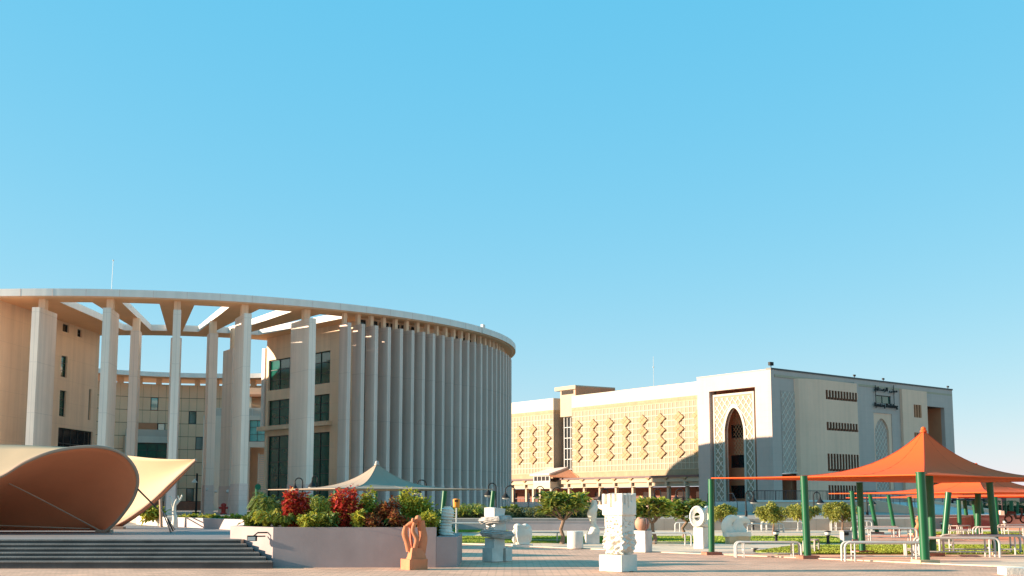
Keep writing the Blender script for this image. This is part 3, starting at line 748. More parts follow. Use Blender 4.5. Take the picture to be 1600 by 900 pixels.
mb.prism(pr, z0r, zbt-.02); mb.build('bay_return', M['beigesh'], gb)
mb = MB(); RF.box(mb, bx[0], bx[1], zbt-.3, zbt-.004, .0, OB-.6); mb.build('bay_roof', M['beigesh'], gb)
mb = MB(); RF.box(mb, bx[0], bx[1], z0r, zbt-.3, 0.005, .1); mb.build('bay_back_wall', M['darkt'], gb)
for a_, b_, c_, d_ in lv:
    nn = 11
    for k in range(nn):
        s = a_+(b_-a_)*(k+.75)/nn
        mb = MB(); h = d_-c_; pts = [(OB-.45,c_+.15),(OB-.12,c_),(OB+.02,c_+.35),(OB+.02,d_),(OB-.45,d_)]
        q0 = [RF.pt(s-.06,o_,z_) for o_, z_ in pts]; q1 = [RF.pt(s+.06,o_,z_) for o_, z_ in pts]
        mb.add(q0+q1, [(0,1,2,3,4),(9,8,7,6,5)]+[(i_,i_+5,(i_+1)%5+5,(i_+1)%5) for i_ in range(5)])
        lf_ = mb.build('louvre_fin', M['louv'], gb)
        mb = MB(); RF.box(mb, s-.09, s+.09, c_+.3, d_, OB+.02, OB+.07); mb.build('edge_strip', M['beigesh'], lf_)
# slim pilaster right of the bay
a_ = RF.on(1343.5,690)[0]+.0; b_ = RF.on(1350.5,690)[0]
mb = MB(); RF.box(mb, bx[1]+.02, bx[1]+1.0, z0r, zq(1345,600), 0, 1.1); mb.build('pilaster', M['greyc'], gb)
# pointed niche
mb = MB(); RF.box(mb, nich[0], nich[1], nich[2], nich[3], -.5, -.4); mb.build('niche_back', M['latt'], gb)
na, nb = nich[0]+.35, nich[1]-.75; nap = zq(1380,654); nsp = zq(1380,675)
mb = MB(); arch_panel(RF, mb, nich[0], nich[1], nich[2], nich[3], na, nb, nsp, nap, -.4, -.1); mb.build('niche_panel', M['beigesh'], gb)
mb = MB(); lattice(RF, mb, na, nb, nich[2], nap, .85, .06, -.4, -.33); tag(mb.build('niche_trellis', M['latw'], gb), kind='stuff')
# beige slab with little louvre window
bs = RF.on(1410.7,650,.4)[0], RF.on(1449.5,650,.4)[0]; zt2 = zq(1412,608,.4)
lw = rc(RF, 1428, 1440, 632.5, 652.5, .4); lw2 = rc(RF, 1429, 1441, 676, 690, .4)
mb = MB(); RF.wall(mb, bs[0], bs[1], z0r, zt2, .003, .4, [lw, lw2]); mb.build('slab_wall', M['beigesh'], gb)
for q in (lw, lw2):
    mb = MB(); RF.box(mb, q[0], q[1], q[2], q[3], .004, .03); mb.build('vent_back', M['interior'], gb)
    for k in range(3):
        s = q[0]+(q[1]-q[0])*(k+.7)/3; mb = MB(); RF.box(mb, s-.15, s+.15, q[2], q[3], .1, .41); mb.build('louvre_fin', M['terra'], gb)
# deep opening with glass blocks
mb = MB(); RF.box(mb, opR[0]-1, opR[1]+.5, opR[2], opR[3], -3.5, -3.2); RF.box(mb, opR[1], opR[1]+.3, opR[2], opR[3], -3.2, -.6); mb.build('opening_back', M['terra'], gb)
gx = opR[0]; 
for i_ in range(3):
    for j_ in range(13):
        z = opR[3]-.8-j_*.95; mb = MB(); s = gx-.3+i_*.95; RF.box(mb, s, s+.7, z-.8, z, -2.0, -1.8); mb.build('glass_block', M['latw'], gb)
mb = MB(); RF.box(mb, gx-.5, gx+2.6, opR[2], opR[3]-.5, -2.15, -2.05); mb.build('block_screen_back', M['greyc'], gb)
# roof floodlights, rod
for s_, fc in ((0.1,RF),(RF.len*.42,RF),(RF.len*.58,RF),(RF.len-1.2,RF)):
    p = fc.pt(s_, 0, TOP+.22); mb = MB(); k_ = 1. if s_ == .1 else .55; mb.tube([p,(p[0],p[1],p[2]+.3*k_)], .05, 6); mb.box((p[0],p[1],p[2]+.5*k_),(.65*k_,.35*k_,.45*k_), .6); mb.build('floodlight', M['black'], gb)
p = LF.pt(LF.on(958,606)[0], -8, 0); zr = atd(958,557,p[1]).z
mb = MB(); mb.tube([(p[0],p[1],TOP-.8),(p[0],p[1],zr)], .03, 6); mb.ball((p[0],p[1],zr*.5+TOP*.5+1),.12,8,6); mb.build('lightning_rod', M['galv'], gb)
# lettering
def text(body, size_h, s0, s1, zc, o, parent, name='sign_lettering', m='black'):
    cu = bpy.data.curves.new('t', 'FONT'); cu.body = body; cu.extrude = .06; cu.resolution_u = 3; cu.offset = .012
    ob_ = bpy.data.objects.new('t', cu); COL.objects.link(ob_)
    dg = bpy.context.evaluated_depsgraph_get(); dg.update()
    me = bpy.data.meshes.new_from_object(ob_.evaluated_get(dg)); bpy.data.objects.remove(ob_)
    xs_ = [v.co.x for v in me.vertices]; ys_ = [v.co.y for v in me.vertices]
    x0_, x1_, y0_, y1_ = min(xs_), max(xs_), min(ys_), max(ys_)
    for v in me.vertices:
        s = s0+(v.co.x-x0_)/(x1_-x0_)*(s1-s0); z = zc-size_h/2+(v.co.y-y0_)/(y1_-y0_)*size_h
        q = RF.pt(s, o+v.co.z, z); v.co = Vector(q)-parent.location
    me.materials.clear(); me.materials.append(M[m]); o_ = bpy.data.objects.new(name, me); COL.objects.link(o_); o_.parent = parent; return o_
t0, t1 = RF.on(1363.5,610)[0], RF.on(1399,610)[0]
zc = zq(1380,609.5); hh = 8.2/1967*RF.pt(t0,0,0)[1]
# presentation forms in visual order, right to left: mabna al-rustaq
ar_txt = '\ufeae\ufe98\ufeb3\ufeae'
AR = ['\ufee3','\ufe92','\ufee8','\ufef0',' ','\u0627','\ufedf','\ufeae','\ufeb3','\ufe98','\ufe8e','\ufed5']
try: text(''.join(reversed(AR)), hh, t0, t1, zc, .3, gb)
except Exception as ex: print('arabic', ex)
t0, t1 = RF.on(1364,636)[0], RF.on(1400,636)[0]
text('Rustaq Building', 8.6/1967*RF.pt(t0,0,0)[1], t0, t1, zq(1380,634.5), .3, gb)
mb = MB()
for x in (1366,1394.5):
    s = RF.on(x,620)[0]; RF.box(mb, s-.04, s+.04, zq(x,638), zq(x,602), .2, .27)
mb.build('sign_frame', M['black'], gb)

# podium, ramp walls and railings in front of the right face
PO = 9.
pw0 = atd(1180,788,134); pw1 = atd(1372,788,140)
pod = thing('podium_wall', (pw0.x,pw0.y,TZ), 'pale rendered podium wall with dark railing below the grey side wall', 'wall')
PF = Face(pw0, pw1)
dh = [px_rect(PF,1279,1297,798,815)]
mb = MB(); PF.wall(mb, 0, PF.len, TZ, z0r, -.4, 0, [(dh[0][0],dh[0][1],TZ,dh[0][3])]); mb.build('wall_body', M['beigesh'], pod)
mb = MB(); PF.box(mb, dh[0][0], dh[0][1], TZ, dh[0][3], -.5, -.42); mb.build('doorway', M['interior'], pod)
mb = MB(); PF.box(mb, -.1, PF.len+.1, z0r, z0r+.18, -.5, .1); mb.build('coping', M['fascia'], pod)
mb = MB(); mb.prism([PF.pt(0,-.4,0)[:2], PF.pt(PF.len,-.4,0)[:2], (LF.A+RF.u*RF.len+RF.n*.2)[:], (LF.A+RF.n*.2)[:]][::-1], TZ, z0r-.05); mb.build('podium_deck', M['terr'], pod)
for k in range(12):
    s = PF.len*k/12
    mb = MB(); PF.box(mb, s, s+PF.len/12-.08, z0r+1.15, z0r+1.22, -.24,-.16); PF.box(mb, s, s+.07, z0r+.18, z0r+1.15, -.24,-.16)
    for j in range(1,7): PF.box(mb, s+PF.len/12*j/7, s+PF.len/12*j/7+.02, z0r+.2, z0r+1.15, -.22,-.19)
    mb.build('railing_panel', M['maroon'], pod)
# ramp going down to the right
rA_, rB_ = atd(1366,788,138), atd(1455,816,104)
ramp = thing('ramp', (rB_.x,rB_.y,TZ), 'pale walled ramp with maroon handrails sloping down behind the orange canopies', 'ramp')
d = Vector((rB_.x-rA_.x, rB_.y-rA_.y)); n2 = Vector((-d.y,d.x)).normalized()
for off, wv in ((0,.3),(5.5,.3)):
    mb = MB(); a0 = Vector((rA_.x,rA_.y))+n2*off; b0 = a0+d
    v0, v1 = a0+n2*wv, b0+n2*wv
    mb.hexa([(a0.x,a0.y,TZ),(b0.x,b0.y,TZ),(v1.x,v1.y,TZ),(v0.x,v0.y,TZ),(a0.x,a0.y,z0r+.2),(b0.x,b0.y,TZ+.35),(v1.x,v1.y,TZ+.35),(v0.x,v0.y,z0r+.2)])
    mb.build('parapet', M['beigesh'], ramp)
    mb = MB()
    for k in range(9):
        q = a0+n2*.15+d*k/8; zz_ = z0r+.2+(TZ+.35-z0r-.2)*k/8; mb.tube([(q.x,q.y,zz_),(q.x,q.y,zz_+.9)], .03, 5)
    q = a0+n2*.15; r_ = b0+n2*.15
    mb.tube([(q.x,q.y,z0r+1.1),(r_.x,r_.y,TZ+1.25)], .04, 6); mb.tube([(q.x,q.y,z0r+.7),(r_.x,r_.y,TZ+.85)], .03, 6)
    mb.build('handrail', M['maroon'], ramp)
mb = MB(); a0 = Vector((rA_.x,rA_.y))+n2*.3; b0 = a0+d; v0, v1 = a0+n2*5.2, b0+n2*5.2
mb.add([(a0.x,a0.y,z0r-.05),(b0.x,b0.y,TZ+.02),(v1.x,v1.y,TZ+.02),(v0.x,v0.y,z0r-.05)], [(0,1,2,3)]); mb.build('ramp_deck', M['plinth'], ramp)

# tower entrance stairs
def stairs(px, d_, wdt, n, label, cat='stairs'):
    p = atd(px, 790, d_); t = thing('entrance_stairs', (p.x,p.y,TZ), label, cat)
    for k in range(n):
        mb = MB(); mb.box((p.x, p.y+.35*k+2, TZ+(k+.5)*(z0r-TZ)/n-.0), (wdt, 4.0, (z0r-TZ)/n-.01)); mb.build('step', M['plinth'], t)
    for sx_ in (-wdt/2, wdt/2, 0.3):
        mb = MB(); x = p.x+sx_
        mb.tube([(x,p.y,TZ),(x,p.y,TZ+1.),(x,p.y+.35*n,z0r+1.),(x,p.y+.35*n+2.5,z0r+1.)], .05, 6)
        mb.tube([(x,p.y+.35*n,z0r),(x,p.y+.35*n,z0r+1.)], .05, 6); mb.tube([(x,p.y+.35*n+2.5,z0r),(x,p.y+.35*n+2.5,z0r+1.)], .05, 6)
        mb.build('handrail', M['maroon'], t)
    return t
stairs(1148, 146, 4.6, 8, 'broad steps with dark handrails climbing to the tall pointed arch')
stairs(822, 150, 4., 8, 'steps with dark handrail rising to the sunlit arcade beside the fins')
# ================================================================== steps, planter, low walls
st = thing('wide_steps', (-20,34,0), 'wide dark grey stone steps up to the platform with the beige canopy', 'steps')
zs = [0,.20]+[.20+.104*k for k in range(1,5)]+[.728]
fx = [(-6.35,33.7),(-7.55,35.2)]
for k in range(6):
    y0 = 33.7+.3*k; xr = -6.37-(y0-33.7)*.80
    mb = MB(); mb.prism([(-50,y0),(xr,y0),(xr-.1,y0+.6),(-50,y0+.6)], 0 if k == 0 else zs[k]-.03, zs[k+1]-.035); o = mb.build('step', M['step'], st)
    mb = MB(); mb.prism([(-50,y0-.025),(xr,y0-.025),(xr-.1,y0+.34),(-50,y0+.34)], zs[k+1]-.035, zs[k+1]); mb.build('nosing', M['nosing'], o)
PB = thing('planter', (-4,34,0), 'grey rendered raised planter full of red and green shrubs, lower at its right end', 'planter')
cA = atz(425.5,887); cB = atz(681,887); cD = atz(714,886.5)
PT = 1.08; PT2 = CZ-(838-785)*cD.y/1967
mb = MB(); W_ = .22
def wallseg(mb, a, b, z0, z1, t=W_):
    a = Vector(a[:2]); b = Vector(b[:2]); d = (b-a).normalized(); n = Vector((-d.y,d.x))*t
    mb.hexa([(a.x,a.y,z0),(b.x,b.y,z0),(b.x+n.x,b.y+n.y,z0),(a.x+n.x,a.y+n.y,z0),(a.x,a.y,z1),(b.x,b.y,z1),(b.x+n.x,b.y+n.y,z1),(a.x+n.x,a.y+n.y,z1)])
yb_ = 38.4
wallseg(mb, (cA.x,cA.y), (cB.x,cB.y), 0, PT); mb.build('front_wall', M['planter'], PB)
mb = MB(); wallseg(mb, (-8.1,36.3), (cA.x-.003,cA.y+.01), 0, PT-.002); wallseg(mb, (-8.1,yb_), (-8.1,36.3), 0, PT-.004); mb.build('side_wall', M['planter'], PB)
mb = MB(); wallseg(mb, (cB.x,yb_), (-8.1,yb_), 0, PT-.006); wallseg(mb, (cB.x-.2,cB.y+.22), (cB.x-.2,yb_), 0, PT-.003); mb.build('back_wall', M['planter'], PB)
mb = MB(); mb.prism([(cA.x+.1,cA.y+.2),(cB.x-.1,cB.y+.2),(cB.x-.1,yb_-.1),(-7.9,yb_-.1),(-7.9,36.4)], .1, PT-.1); mb.build('soil', M['soil'], PB)
mb = MB(); mb.prism([(cB.x+.005,cB.y+.01),(cD.x,cD.y),(cD.x,yb_-.5),(cB.x+.005,yb_-.5)], 0, PT2); mb.build('low_end', M['planter'], PB)
# wall spotlight on the planter flank
fl = thing('wall_floodlight', (-7.0,34.7,.93), 'black floodlight on bracket fixed to the planter flank beside the steps', 'floodlight')
q = atd(402,838,34.4)
mb = MB(); mb.box((q.x-.12,q.y-.1,q.z-.05),(.26,.12,.15),.3); mb.build('lamp_head', M['black'], fl)
mb = MB(); mb.tube([(q.x-.1,q.y-.05,q.z),(q.x+.02,q.y-.05,q.z+.1),(q.x+.25,q.y+.1,q.z+.1)], .022, 6); mb.tube([(q.x-.02,q.y,q.z),(q.x+.2,q.y+.1,q.z-.0)], .02, 6); mb.build('bracket', M['black'], fl)
mb = MB(); mb.box((q.x-.12,q.y-.17,q.z-.06),(.2,.02,.1),.3); mb.build('lens', M['lampglass'], fl)
# retaining wall behind platform
a_, b_ = atz(272,823,TZ), atz(381,829,TZ)
rw = thing('retaining_wall', (b_.x,b_.y,TZ), 'long low pinkish wall behind the beige canopy with a row of small shrubs on top', 'wall')
mb = MB(); wallseg(mb, a_, b_, TZ, 1.12, .3); mb.build('wall_body', M['lowwall'], rw)
mb = MB(); c_ = atz(213,819,TZ); wallseg(mb, (c_.x,c_.y), (a_.x-.4,a_.y+.4), TZ, 1.12, .3); mb.build('wall_body', M['wstone2'], rw)
mb = MB(); wallseg(mb, (b_.x+.01,b_.y+.02), (b_.x+1.2,b_.y+.4), TZ, 1.16, .3); mb.build('wall_end', M['planter'], rw)
mb = MB(); mb.prism([(c_.x,c_.y+.32),(a_.x,a_.y+.32),(b_.x,b_.y+.32),(b_.x+3,b_.y+6),(c_.x-5,c_.y+14)], TZ, 1.0); mb.build('planting_bed', M['sand'], rw)
# long low wall behind the lawns
def low_wall(x0, x1, yb, yt, label, m='lowwall', th=.35):
    a, b = atz(x0,yb), atz(x1,yb); z = CZ-(yt-HZ)*a.y/1967
    t = thing('low_wall', ((a.x+b.x)/2,a.y,0), label, 'wall')
    mb = MB(); wallseg(mb, a, b, 0, z, th); mb.build('wall_body', M[m], t)
    mb = MB(); wallseg(mb, (a.x-.03,a.y-.03), (b.x+.03,b.y-.03), z, z+.05, th+.06); mb.build('coping', M[m], t)
    return a, b, z
low_wall(707, 962, 829, 815, 'low mauve wall below the clipped hedge, left of the white castle sculpture')
low_wall(962, 1110, 825, 818, 'lower grey wall between the frangipani trees, left of the first green post', 'planter')
low_wall(1110, 1345, 828, 815, 'low mauve wall behind the row of small round trees')
low_wall(1350, 1720, 823.5, 806, 'long low grey wall in the far background behind the right-hand sails', 'planter')
# ================================================================== foliage tools
def leafquad(mb, p, d, L, Wd, rr, droop=.3):
    d = d.normalized(); s = d.cross(Vector((rr.uniform(-.4,.4),rr.uniform(-.4,.4),1))).normalized()*Wd
    m_ = p+d*L*.55+Vector((0,0,L*.06)); e = p+d*L-Vector((0,0,L*droop))
    mb.add([p, m_-s, e, m_+s], [(0,1,2,3)])
def rv(rr):
    while True:
        v = Vector((rr.uniform(-1,1),rr.uniform(-1,1),rr.uniform(-1,1)))
        if .05 < v.length < 1: return v
def blob(mb, c, r, n, L, Wd, rr, shell=.45, up=.3):
    for _ in range(n):
        v = rv(rr); k = v.length; v = v.normalized()*(shell+(1-shell)*k)
        p = Vector((c[0]+v.x*r[0], c[1]+v.y*r[1], c[2]+v.z*r[2])); d = v*.7+rv(rr)*.8+Vector((0,0,up))
        leafquad(mb, p, d, L*rr.uniform(.6,1.3), Wd*rr.uniform(.7,1.2), rr)
def shrub(px, d, yt, wpx, z0, m, label, cat='shrub', name='shrub', n=500, L=.12, Wd=.03, seed=1, group=None, up=.4, stems=7, col=None, low=.1):
    """bushy plant made of separately leafed stems"""
    rr = random.Random(seed); top = atd(px,yt,d); h = top.z-z0; wd = wpx/1967*d/2
    t = thing(name, (top.x,d,z0), label, cat, group); b = MB(); s = MB()
    for k in range(stems):
        a = rr.uniform(0,6.28); q = rr.uniform(.1,1)**.6; e = Vector((math.cos(a)*wd*q*.75, math.sin(a)*wd*q*.6, h*rr.uniform(.6,1)*(1-.3*q)))
        b0 = Vector((e.x*.25,e.y*.25,0)); s.tube([b0, b0*.5+e*.5+Vector((0,0,.05)), e], [.02,.014,.006], 4)
        for j in range(int(n*1.7)//stems):
            u = low+(1-low)*rr.random()**.8; p = b0.lerp(e,u)+Vector((rr.gauss(0,wd*.16),rr.gauss(0,wd*.16),rr.gauss(0,h*.05)))
            p.z = max(p.z,.02)
            dd = Vector((p.x*.8/wd,p.y*.8/wd,up))+rv(rr)*.8
            leafquad(b, p, dd, L*1.25*rr.uniform(.6,1.4), Wd*1.35*rr.uniform(.7,1.3), rr)
    f = b.build('foliage', M[m], t, loc=(0,0,0)); tag(s.build('stems', M['bark'], t, loc=(0,0,0)))
    tag(f, kind='stuff')
    return t
# local-coordinate builds need no root offset
_build = MB.build
def frond_plant(px, d, yt, wpx, z0, m, label, n=14, seed=1, cat='palm', name='small_palm', group=None):
    rr = random.Random(seed); top = atd(px,yt,d); h = top.z-z0; wd = wpx/1967*d/2
    t = thing(name, (top.x,d,z0), label, cat, group)
    for k in range(n):
        a = 6.28*k/n+rr.uniform(-.3,.3); R1 = wd*rr.uniform(.7,1.05); H1 = h*rr.uniform(.55,1.05)
        b = MB(); P = []
        for i in range(9):
            u = i/8; P.append(Vector((math.cos(a)*R1*u, math.sin(a)*R1*u, H1*math.sin(min(u*1.25,1)*math.pi/2)*(1-.45*max(0,u-.55)/.45))))
        b.tube(P, [.012]*5+[.008]*4, 4)
        for i in range(1,9):
            for q in range(3):
                u = (i-1+q/3)/8; p = P[i-1].lerp(P[i],q/3); dr = (P[i]-P[i-1]).normalized(); sd = dr.cross(Vector((0,0,1))).normalized()
                for sg in (-1,1): leafquad(b, p, dr*.7+sd*sg+Vector((0,0,.15)), .28*wd*1.5*(1-abs(u-.5)*.9), .024, rr, .25)
        b.build('frond', M[m], t, loc=(0,0,0))
    return t
# planter planting
frond_plant(432, 36.6, 765, 95, PT-.1, 'leafG', 'dark green feathery palm at the left end of the planter', 22, 3)
frond_plant(418, 35.3, 792, 55, PT-.1, 'leafY', 'small yellowing palm on the left lip of the planter', 14, 4)
shrub(463, 35.3, 752, 44, PT-.1, 'leafR', 'bright red leafy croton left of the grey shade sail peak', n=1000, L=.13, Wd=.035, seed=5, stems=9)
frond_plant(445, 34.9, 800, 40, PT-.1, 'leafG', 'low spiky green plant under the bright red croton', 14, 24, 'plant', 'spiky_plant')
frond_plant(499, 35.5, 768, 72, PT-.1, 'leafY', 'yellow green palm between the two red crotons', 20, 6)
frond_plant(478, 37.4, 768, 80, PT-.1, 'leafG', 'green palm behind the bright red croton', 18, 7)
shrub(541, 35.2, 755, 54, PT-.1, 'leafR', 'broad dark red croton, the right one of the two', n=1300, L=.11, Wd=.03, seed=8, stems=12)
shrub(574, 35.6, 752, 34, PT-.1, 'leafY', 'tall thin yellow green shrub right of the dark red croton', n=700, L=.10, Wd=.025, seed=9, stems=7)
shrub(590, 36.6, 783, 50, PT-.1, 'leafY', 'low yellow green shrub in the middle of the planter', n=700, L=.11, Wd=.028, seed=10, stems=9)
shrub(606, 35.1, 768, 38, PT-.1, 'leafD', 'upright brownish red shrub beside the orange stone figure', n=800, L=.11, Wd=.03, seed=12, stems=9)
shrub(646, 35.7, 757, 66, PT-.1, 'leafY', 'widest yellow green bush behind the orange stone figure', n=1900, L=.12, Wd=.026, seed=13, stems=14)
shrub(683, 36.2, 785, 50, .1, 'leafG', 'dark green drooping bush at the right end of the planter', n=1200, L=.13, Wd=.028, seed=14, stems=11)
shrub(565, 37.2, 775, 90, PT-.1, 'leafG', 'deep green shrub at the back of the planter under the grey sail', n=1400, L=.12, Wd=.03, seed=15, stems=13)
shrub(520, 36.9, 782, 50, PT-.1, 'leafG', 'green shrub between the two red crotons, further back', n=800, L=.12, Wd=.03, seed=25, stems=9)
shrub(625, 34.9, 800, 60, PT-.1, 'leafG', 'low green shrub on the planter edge left of the orange figure head', n=700, L=.1, Wd=.025, seed=26, stems=9)
shrub(655, 36.9, 790, 70, PT-.1, 'leafG', 'dark green bush behind the widest yellow green bush', n=1200, L=.12, Wd=.03, seed=27, stems=9)
for x_, y_, m_, lb in ((400,796,'leafG','low green clump at the far left corner of the planter'),(484,797,'leafY','low yellow clump right of the bright red croton foot'),(515,793,'leafG','low green clump left of the dark red croton foot'),
    (560,795,'leafY','low yellow clump right of the dark red croton foot'),(580,798,'leafD','low reddish clump at the middle of the planter lip'),(622,795,'leafD','low reddish clump left of the widest bush'),(668,797,'leafY','low yellow clump at the foot of the widest bush')):
    shrub(x_, 34.6 if x_ > 420 else 36.6, y_, 44, PT-.1, m_, lb, n=420, L=.10, Wd=.028, seed=int(x_), stems=8, low=0.)
# shrubs on the retaining wall
for k in range(11):
    u = k/10; p = a_.lerp(b_,u); x = 800+1967*(p.x)/(p.y+1.)
    shrub(x, p.y+1., 806-3*((k*7)%3)*.5, 20, .98, 'leafY' if k%3 else 'leafG', 'small round shrub in the row of them on the low pinkish wall', n=150, L=.12, Wd=.035, seed=30+k, group='small shrubs along the low pinkish wall', stems=5, low=.0)
shrub(236, 56, 788, 46, .95, 'leafY', 'yellow green bush beneath the tip of the beige canopy', n=500, L=.22, Wd=.05, seed=50)
# hedges beyond the low walls
def hedge(x0, x1, yt, d, z0, m, label, seed, n=2600, depth=2.2, L=.16, name='clipped_hedge'):
    rr = random.Random(seed); a, b = atd(x0,yt,d), atd(x1,yt,d); h = a.z-z0; t = thing(name, ((a.x+b.x)/2,d,z0), label, 'hedge'); mb = MB(); cx = (a.x+b.x)/2
    core = MB()
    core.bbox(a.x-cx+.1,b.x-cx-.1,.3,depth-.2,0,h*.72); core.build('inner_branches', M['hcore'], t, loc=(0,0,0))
    N_ = max(2,int((b.x-a.x)/1.1))
    for k in range(N_):
        c = (a.x-cx+(b.x-a.x)*(k+.5)/N_+rr.uniform(-.2,.2), depth/2, h*.5); hs = rr.uniform(.85,1.15)
        blob(mb, c, ((b.x-a.x)/N_*.8, depth/2*1.1, h*.55*hs), n//N_, L, L*.3, rr, .7, .5)
    mb.v = [(v[0],v[1],max(v[2],.02)) for v in mb.v]
    tag(mb.build('foliage', M[m], t, loc=(0,0,0)), kind='stuff'); return t
hedge(690, 748, 794, 84, .5, 'leafG', 'green hedge beside the orange litter bin', 61, 1500)
hedge(740, 792, 800, 84, .5, 'hedge', 'dark low hedge left of the white slab sculpture top', 62, 1200)
hedge(788, 835, 796, 86, .5, 'hedge', 'clipped grey green hedge left of the large frangipani', 63, 1800)
hedge(832, 930, 793, 84, .5, 'hedge', 'long clipped dark hedge behind the large frangipani', 64, 3200)
hedge(928, 955, 800, 86, .5, 'olive', 'short yellowish hedge beside the twisted white sculpture', 65, 800)
hedge(1190, 1262, 802, 112, TZ, 'hedge', 'dark planting at the foot of the podium wall', 66, 1500)
hedge(1520, 1640, 785, 118, TZ, 'hedge', 'dark planting far right beyond the green posts', 67, 4000)
frond_plant(735, 85, 785, 60, .6, 'leafY', 'spiky yellow green plant behind the orange litter bin', 16, 68, 'plant', 'spiky_plant')
shrub(793, 88, 786, 36, .7, 'leafG', 'small dark bush at the corner of the fin wall', n=500, L=.25, Wd=.07, seed=69)
shrub(900, 96, 779, 60, TZ, 'hedge', 'tall dark bush in front of the arcade behind the frangipani', n=1400, L=.25, Wd=.08, seed=70, stems=12)
frond_plant(1060, 80, 784, 36, .6, 'leafY', 'spiky yellow plant above the second frangipani', 12, 71, 'plant', 'spiky_plant')
frond_plant(1087, 80, 788, 36, .6, 'leafY', 'spiky plant behind the white disc sculpture', 12, 72, 'plant', 'spiky_plant')
# frangipani
def frangipani(px, yb, yt, wpx, label, seed, lean=.3, detail=True, ntip=20):
    rr = random.Random(seed); b0 = atz(px,yb); h = atd(px,yt,b0.y).z; wd = wpx*.66/1967*b0.y/2
    t = thing('frangipani_tree', (b0.x,b0.y,0), label, 'tree'); tr = MB(); th_ = h*.5
    fork = Vector((rr.uniform(-.1,.2)*1, rr.uniform(-.1,.1), th_))
    tr.tube([(0,0,0),(.06,.0,th_*.3),(-.05*lean*3,0,th_*.62),fork], [.11,.085,.075,.07], 8)
    tips = []
    for k in range(6):
        a = 6.28*k/6+rr.uniform(-.3,.3); q1 = fork+Vector((math.cos(a)*wd*.4, math.sin(a)*wd*.35, h*.14*rr.uniform(.8,1.2)))
        tr.tube([fork, fork.lerp(q1,.5)+Vector((0,0,-.04)), q1], [.055,.045,.038], 6)
        for j in range(ntip//6+1):
            a2 = a+rr.uniform(-.9,.9); e = q1+Vector((math.cos(a2)*wd*rr.uniform(.15,.55), math.sin(a2)*wd*rr.uniform(.1,.5), h*rr.uniform(-.02,.40)))
            e.z = min(e.z, h*.94); tr.tube([q1,q1.lerp(e,.5)+Vector((0,0,-.03)),e], [.034,.028,.024], 5); tips.append(e)
    tr.build('trunk', M['bark'], t, smooth=True, loc=(0,0,0))
    protos = []
    for v in range(5):
        lb = MB(); L = .46*rr.uniform(.85,1.1); wv = .08
        lb.add([(0,0,0),(L*.35,wv,.03),(L*.75,wv*.95,-.0),(L,0,-.07-.03*v),(L*.75,-wv*.95,-.0),(L*.35,-wv,.03),(L*.5,0,.015)], [(0,6,1),(1,6,2),(2,6,3),(3,6,4),(4,6,5),(5,6,0)])
        protos.append(lb)
    first = {}; big = MB(); cnt = 0
    for e in tips:
        nl = 18
        for k in range(nl):
            a = 6.28*k/nl*1.618+rr.uniform(-.3,.3); el = rr.uniform(-.15,1.15)
            Mx = Matrix.Translation(e) @ Matrix.Rotation(a,4,'Z') @ Matrix.Rotation(-el,4,'Y') @ Matrix.Rotation(rr.uniform(-.4,.4),4,'X') @ Matrix.Scale(rr.uniform(.7,1.15),4)
            v = cnt % 5; cnt += 1
            if detail and cnt <= 290:
                if v not in first:
                    o = protos[v].build('leaf', M['leafF2'] if 'leafF2' in M else M['leafF'], t, loc=(0,0,0)); o.matrix_local = Mx; first[v] = o
                else: inst(first[v], 'leaf', t, Mx)
            else:
                q = protos[v]; big.add([tuple(Mx @ Vector(c)) for c in q.v], q.f)
    if big.v: tag(big.build('foliage', M['leafF'], t, loc=(0,0,0)), kind='stuff')
    return t
# per-object leaf tint so that leaves sharing a mesh differ
def objrand(name, ramp):
    m = bpy.data.materials.new(name); m.use_nodes = True; N = m.node_tree.nodes; L = m.node_tree.links
    b = N['Principled BSDF']; b.inputs['Roughness'].default_value = .45
    oi = N.new('ShaderNodeObjectInfo'); cr = N.new('ShaderNodeValToRGB'); L.new(oi.outputs['Random'], cr.inputs[0])
    el = cr.color_ramp.elements
    while len(el) < len(ramp): el.new(.5)
    for i, c in enumerate(ramp): el[i].position = i/(len(ramp)-1); el[i].color = (*c,1)
    L.new(cr.outputs[0], b.inputs['Base Color'])
    tr = N.new('ShaderNodeBsdfTranslucent'); L.new(cr.outputs[0], tr.inputs[0]); ms = N.new('ShaderNodeMixShader'); ms.inputs[0].default_value = .35
    L.new(b.outputs[0], ms.inputs[1]); L.new(tr.outputs[0], ms.inputs[2]); L.new(ms.outputs[0], N['Material Output'].inputs[0]); return m
M['leafF2'] = objrand('frangipani_leaf_tints', [(.18,.26,.025),(.42,.45,.05),(.66,.60,.10),(.78,.60,.17)])
frangipani(878, 850, 776, 108, 'largest frangipani tree with long splayed leaves, left of the white castle sculpture', 101, ntip=34)
frangipani(1022, 850, 785, 76, 'frangipani tree right behind the terracotta vase sculpture', 102, detail=True, ntip=26)
frangipani(1068, 842, 788, 84, 'wide leafy frangipani left of the white disc sculpture', 103, detail=False, ntip=32)
